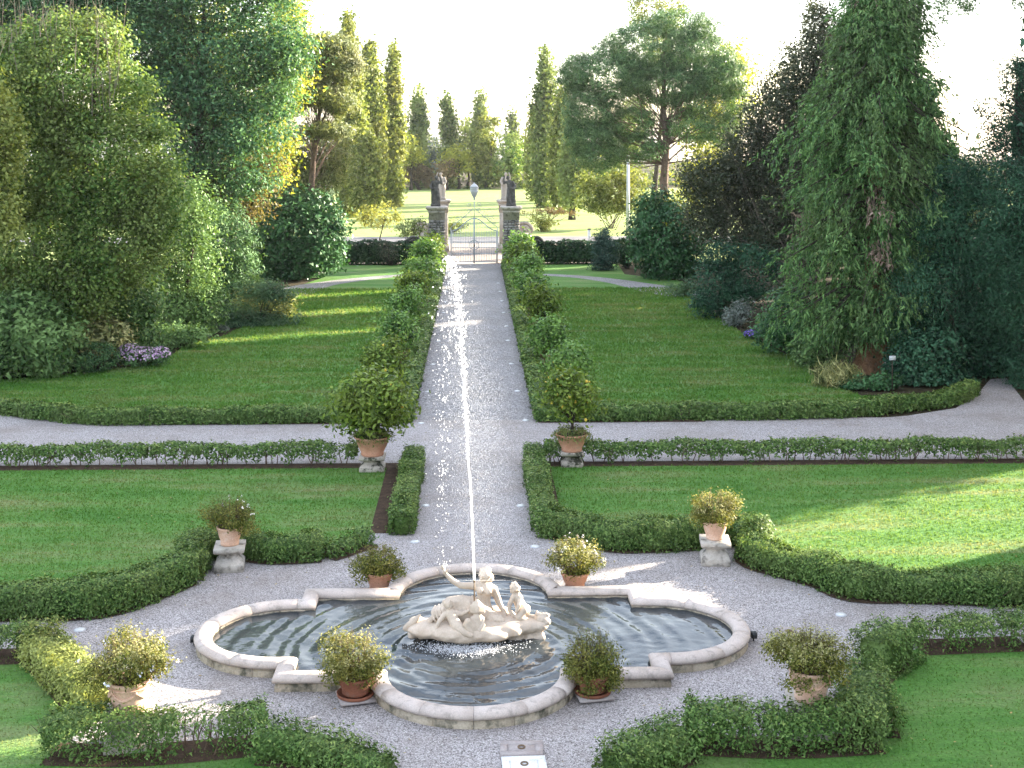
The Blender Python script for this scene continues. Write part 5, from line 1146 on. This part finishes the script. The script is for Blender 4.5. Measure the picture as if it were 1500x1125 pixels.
def stone_person(loc, label, mat, hgt=1.95, lean=0, turn=1, cloak=True):
    root = empty('stone_statue', loc, label, 'statue', 'statues on the gate pillars'); f = Fig(); s = hgt / 1.95
    def q(x, y, z): return (x * turn * s + lean * z * z * .10, y * s, z * s)
    f.limb((q(-.12, .05, .12), .17), (q(-.13, .02, .5), .17), (q(-.10, 0, .95), .17)); f.limb((q(.14, -.04, .12), .16), (q(.15, -.10, .5), .16), (q(.08, 0, .95), .16))
    f.limb((q(0, 0, .9), .19), (q(.02, 0, 1.2), .18), (q(.03, -.02, 1.42), .17), (q(.03, -.03, 1.52), .10)); f.head(q(.06, -.06, 1.72), .125 * s, (.4 * turn, -.8, -.25))
    f.limb((q(-.2, 0, 1.46), .085), (q(-.32, -.06, 1.2), .075), (q(-.20, -.2, 1.02), .06), (q(-.05, -.26, 1.10), .05)); f.limb((q(.22, 0, 1.46), .085), (q(.36, -.08, 1.36), .07), (q(.33, -.16, 1.62), .055), (q(.26, -.18, 1.82), .05))
    f.limb((q(-.16, .1, 1.42), .09), (q(-.2, .16, .8), .11), (q(-.12, .14, .1), .10)); f.limb((q(.1, -.1, 1.0), .06), (q(.16, -.18, .5), .07), (q(.05, -.16, .08), .08))
    f.build('statue_figure', mat, root, (0, 0, 0), .03, 3).location = (0, 0, 0)
    mb = MB(); mb.box((0, 0, .03), (.60 * s, .56 * s, .16)); mb.build('statue_base', mat, root)
stone_person((-2.40, GY, 3.66), 'dark cloaked stone statue on the front pillar by the spray', M_dark, 1.98, 0, 1)
stone_person((2.36, GY, 3.66), 'dark stooping stone statue on the front pillar away from the spray', M_dark, 1.98, -.5, -1)
stone_person((-2.24, RY, 3.66), 'paler stone statue on the rear pillar behind the cloaked one', M_plain, 1.95, 0, -1, False)
stone_person((2.18, RY, 3.66), 'paler stone statue on the rear pillar behind the stooping one', M_plain, 1.95, 0, 1, False)
def scroll(x, y, sgn, label, mat, s=1.0):
    root = empty('stone_scroll', (x, y, 0), label, 'scroll', 'stone scrolls beside the gate'); f = MB()
    R = .52 * s; zc = 1.15 * s
    aa = np.linspace(0, 5.6 * math.pi / 2 * 1.6, 60); r = R * (1 - aa / aa[-1] * .82)
    f.tube(np.column_stack([r * np.cos(aa) * sgn, np.full(60, -.18), zc + r * np.sin(aa)]), .075 * s, 8); f.build('volute', mat, root, True)
    f = MB(); ang = np.linspace(0, 2 * math.pi, 32, endpoint=False); V = [((R - .02) * math.cos(a), yy, zc + (R - .02) * math.sin(a)) for yy in (-.17, .22) for a in ang]
    i = np.arange(32); j = (i + 1) % 32; f.add(np.array(V), [np.stack([i, j, j + 32, i + 32], -1), i[None, :], (i[::-1] + 32)[None, :]]); f.box((-sgn * .05, .02, .32 * s), (1.0 * s, .38, .75 * s)); f.build('scroll_body', mat, root)
    f = MB(); f.box((-sgn * .62, .05, .95), (.42, .3, 1.9)); f.build('wing_wall', M_plain, root)
scroll(-3.75, GY - .05, -1, 'dark stone scroll beside the front pillar by the spray', M_dark, 1.05); scroll(3.85, GY - .05, 1, 'grey stone scroll with clear spiral beside the bending statue pillar', M_dark, 1.05)
scroll(-3.55, RY, -1, 'brown stone scroll behind the dark one by the spray', M_plain, 1.25); scroll(3.45, RY, 1, 'sandy stone scroll behind the clear spiral one', M_plain, 1.25)
gx0 = .03; GYg = GY - .05
gate = empty('iron_gate', (gx0, GYg, 0), 'pale grey wrought iron double gate with arched top, closed', 'gate')
def top_h(x): return 2.08 + .78 * (math.cos(min(1, abs(x) / 1.38) * math.pi) * .5 + .5)
for sg in (-1, 1):
    leaf = MB(); xs = np.linspace(.03, 1.40, 15) * sg
    for xx in (.03 * sg, 1.40 * sg): leaf.box((xx, 0, top_h(xx) / 2 + .02), (.055, .05, top_h(xx) - .02))
    leaf.tube([(t, 0, top_h(t)) for t in np.linspace(.03, 1.40, 14) * sg], .035, 6)
    for z in (.12, .62, 1.0, 1.36): leaf.box((.715 * sg, 0, z), (1.32, .034, .05))
    lf = leaf.build('gate_leaf', M_iron, gate)
    bars = MB()
    for t in np.linspace(.03, 1.40, 14)[1:-1] * sg: bars.box((t, .0, top_h(t) / 2 + .03), (.024, .024, top_h(t) - .1))
    o = bars.build('bars', M_iron, lf); o['kind'] = 'stuff'
mb = MB(); aa = np.linspace(0, 2 * math.pi, 30); mb.tube(np.column_stack([.30 * np.cos(aa), np.full(30, -.03), 1.18 + .30 * np.sin(aa)]), .026, 6, False); mb.tube(np.column_stack([.2 * np.cos(aa), np.full(30, -.03), 1.18 + .2 * np.sin(aa)]), .014, 5, False); mb.build('ring', M_iron, gate, True)
mb = MB(); mb.box((0, -.05, 1.15), (.07, .05, .16)); mb.build('lock', M_dark, gate)
for sg in (-1, 1):
    mb = MB(); mb.box((1.47 * sg, 0, 1.15), (.05, .05, 2.3)); mb.build('gate_post', M_iron, gate)
    mb = MB()
    def spiral(cx, cz, r, a0, turns, d): a = np.linspace(0, turns * 2 * math.pi, 26); q = r * (1 - .85 * a / a[-1]); mb.tube(np.column_stack([cx + q * np.cos(a0 + d * a), np.zeros(26), cz + q * np.sin(a0 + d * a)]), .014, 4, False)
    tt_ = np.linspace(0, 1, 20); mb.tube(np.column_stack([sg * (1.47 - 1.40 * tt_), np.zeros(20), 2.3 + .35 * np.sin(tt_ * math.pi) * .8 + 1.2 * tt_ ** 2.2]), .018, 4, False)
    spiral(sg * 1.0, 2.78, .22, 0, 1.6, sg); spiral(sg * .62, 3.05, .24, 2, 1.6, -sg); spiral(sg * .30, 3.32, .18, 1, 1.5, sg); spiral(sg * .32, 3.72, .14, 3, 1.4, -sg); spiral(sg * 1.22, 2.5, .13, 1, 1.4, -sg)
    mb.build('scrollwork', M_iron, gate)
mb = MB(); mb.tube([(0, 0, 2.8), (0, 0, 4.05)], .026, 6)
mb.build('finial_rod', M_iron, gate)
mb = MB(); mb.lathe([(.03, 4.0), (.07, 4.05), (.05, 4.12), (.16, 4.30), (.25, 4.52), (.27, 4.62)], seg=8); mb.lathe([(.26, 4.76), (.29, 4.78), (.20, 4.92), (.10, 5.0), (.05, 5.02), (.06, 5.06), (.02, 5.10)], seg=8); mb.lathe([(.255, 4.62), (.26, 4.76)], seg=8); mb.build('lantern_finial', M_metal, gate)

# ------------------------------------------------------------------ small things
proto = None
for i, (px, py) in enumerate([(623, 741), (763, 741), (617, 620), (627, 574), (634, 534), (642, 500), (646, 478), (650, 458), (652, 442), (654, 427), (770, 616), (758, 573), (749, 533), (744, 499), (742, 478), (738, 458), (735, 441), (733, 427), (730, 415), (608, 794), (784, 801), (117, 923), (1232, 901)]):
    x, y = P(px, py)
    lab = {0: 'white flush ground light across the walk from its twin, near the soil strip', 1: 'white flush ground light by the low hedge strip opposite the soil strip', 19: 'white flush ground light on the gravel near the airy orange-potted shrub', 20: 'white flush ground light behind the pink-tipped shrub', 21: 'white flush ground light on the gravel below the tall dense hedge', 22: 'white flush ground light beyond the square slab, by the ragged hedge'}.get(i)
    if lab is None: lab = '%s white ground light from the cross path along the %s edge of the walk' % (['first', 'second', 'third', 'fourth', 'fifth', 'sixth', 'seventh', 'eighth', 'ninth'][i - 2 if i < 10 else i - 10], 'spray-side' if i < 10 else 'spray-free')
    if proto is None:
        proto = empty('ground_light', (x, y, 0), lab, 'light', 'flush ground lights in the gravel'); mb = MB(); mb.lathe([(.092, -.02), (.092, .010), (.086, .016)], seg=20); mb.build('light_ring', M_metal, proto); mb = MB(); mb.lathe([(.076, .014), (.076, .019), (.05, .026)], seg=20); mb.build('light_glass', M_disc, proto, True)
    else: copy_tree(proto, (x, y, 0), label=lab)
for (px, py, lb, rz) in [(284, 941, 'small black floodlight aimed at the rounded basin end, spray side', 0), (1104, 935, 'small black floodlight near the square slab with ring', math.pi)]:
    o = empty('floodlight', (*P(px, py + 4), 0), lb, 'light', 'small floodlights by the basin', rz); mb = MB(); mb.box((0, 0, .10), (.09, .12, .08)); mb.build('lamp_head', M_black, o); mb = MB(); mb.tube([(0, 0, -.02), (0, 0, .07)], .012, 6); mb.build('spike', M_black, o)
def slab(cx, cy, sx, sy, label, mat, z=0, rz=0, pock=False):
    o = empty('inspection_cover', (cx, cy, z), label, 'cover', 'stone covers in the gravel', rz); mb = MB()
    for c, d in (((0, sy / 2 - .05, .012), (sx, .1, .05)), ((0, -sy / 2 + .05, .012), (sx, .1, .05)), ((-sx / 2 + .05, 0, .012), (.1, sy - .204, .05)), ((sx / 2 - .05, 0, .012), (.1, sy - .204, .05))): mb.box(c, d)
    mb.build('cover_frame', mat, o); mb = MB(); mb.box((0, 0, .008), (sx - .21, sy - .21, .05)); mb.build('cover_lid', mat, o)
    mb = MB(); aa = np.linspace(0, 2 * math.pi, 18); mb.tube(np.column_stack([.045 * np.cos(aa), .045 * np.sin(aa), np.full(18, .045)]), .010, 5, False); mb.build('lifting_ring', M_pipe, o, True)
    return o
e1 = P(764, 1100); slab(e1[0], e1[1] + .02, .56, .40, 'brownish square stone cover with ring before the basin front', M_slab, rz=-.03)
slab(e1[0] + .02, e1[1] - .45, .56, .44, 'white painted stone cover at the frame bottom', M_white, .005, rz=.04)
e2 = P(1156, 928); slab(e2[0], e2[1], .40, .40, 'small square slab with ring behind the olive-brown potted shrub', M_slab, rz=-.1)
o = empty('plant_sign', (*P(1307, 575), 0), 'small grey plaque on a thin post beside the red trunk', 'sign'); mb = MB(); mb.tube([(0, 0, -.05), (0, 0, 1.05)], .016, 6); mb.build('post', M_bark, o); mb = MB(); mb.box((0, -.02, 1.08), (.20, .02, .14)); mb.build('plaque', M_sign, o); mb = MB(); 
for z in (1.045, 1.085, 1.115): mb.box((0, -.032, z), (.15, .003, .012))
mb.build('text_lines', M_white, o)
o = empty('notice', (*P(1290, 553), 0), 'small white notice leaning at the foot of the red trunk', 'notice'); mb = MB(); mb.box((0, -.55, .62), (.10, .015, .08), .15); mb.build('notice_card', M_white, o); mb = MB(); mb.tube([(0, -.545, 0), (0, -.545, .6)], .008, 5); mb.build('stake', M_bark, o)
o = empty('utility_pole', (*PD(920, 112), 0), 'pale concrete utility pole beyond the road', 'pole'); mb = MB(); mb.tube([(0, 0, -.1), (0, 0, 6.4)], [.17, .11], 10); mb.build('pole_shaft', M_metal, o, True); mb = MB(); mb.tube([(0, 0, 6.4), (0, 0, 6.47)], .13, 10); mb.build('pole_cap', M_metal, o)
o = empty('marker_post', (*PD(863, 98), 0), 'short white marker post at the roadside', 'post'); mb = MB(); mb.box((0, 0, .55), (.22, .16, 1.2), 0, .85); mb.build('post_shaft', M_white, o); mb = MB(); mb.box((0, 0, 1.18), (.24, .18, .08)); mb.build('post_cap', M_dark, o)
o = empty('plant_label', (*P(1011, 458), 0), 'small pale plant label stake at the far lawn edge', 'sign'); mb = MB(); mb.box((0, 0, .12), (.02, .02, .3)); mb.build('stake', M_stem, o); mb = MB(); mb.box((0, -.02, .30), (.13, .015, .16)); mb.build('label_plate', M_sign, o)

L_fall = K('fallen_leaf', [(.10, .07, .03), (.18, .12, .05), (.26, .20, .08)], .1, .1, .7, 3)
n = 900; X = RNG.uniform(-11, 11, n); Y = RNG.uniform(16.5, 37, n); k_ = ~in_poly(X, Y, [tuple(q) for q in offset(OUT, .5)]); X, Y = X[k_], Y[k_]; n = len(X)
V, Fc = leaf_cloud(np.column_stack([X, Y, np.full(n, .034)]), np.tile([0, 0, 1.0], (n, 1)), .045, .028, 1.2, 1.0)
tag(new_obj('fallen_leaves', mesh_np('fallen_leaves', V, [Fc], L_fall)), 'scattered brown fallen leaves on gravel and lawns', 'leaves', kind='stuff')

# ------------------------------------------------------------------ villa wing east of the court: its shadow falls across the near garden
vw = empty('villa_wing', (27.4, 17.5, 0), 'plastered villa wing beside the court', 'building'); mb = MB(); mb.box((0, 0, 6.6), (14, 27, 13.4)); mb.build('wall', M_wall, vw)
mb = MB(); mb.box((0, 0, 13.42), (15.2, 28.2, .24)); mb.lathe([(7.4, 13.54), (1.0, 16.0)], sq=True); mb.build('roof', M_roof, vw)
for zz_ in (2.4, 6.4, 10.2):
    for yy in (-10, -5, 0, 5, 10):
        mb = MB(); mb.box((-7.02, yy, zz_), (.12, 1.5, 2.2)); w_ = mb.build('window', M_plain, vw); mb = MB(); mb.box((-7.09, yy, zz_), (.04, 1.1, 1.8)); mb.build('pane', M_glass, w_)
        for s_ in (-1, 1): mb = MB(); mb.box((-7.08, yy + s_ * 1.1, zz_), (.08, .62, 2.1)); mb.build('shutter', M_shut, w_)

# ------------------------------------------------------------------ air
hm = bpy.data.materials.new('haze_air'); hm.use_nodes = True; hn, hl = hm.node_tree.nodes, hm.node_tree.links; hn.clear()
pv = hn.new('ShaderNodeVolumePrincipled'); pv.inputs['Color'].default_value = (.93, .95, 1.0, 1); pv.inputs['Density'].default_value = .0001; pv.inputs['Anisotropy'].default_value = .35
ho = hn.new('ShaderNodeOutputMaterial'); hl.new(pv.outputs[0], ho.inputs['Volume'])
mb = MB(); mb.box((0, 195, 14), (500, 490, 31)); hz = mb.build('haze', hm); tag(hz, 'thin pale evening haze over the far field', 'haze', kind='stuff')
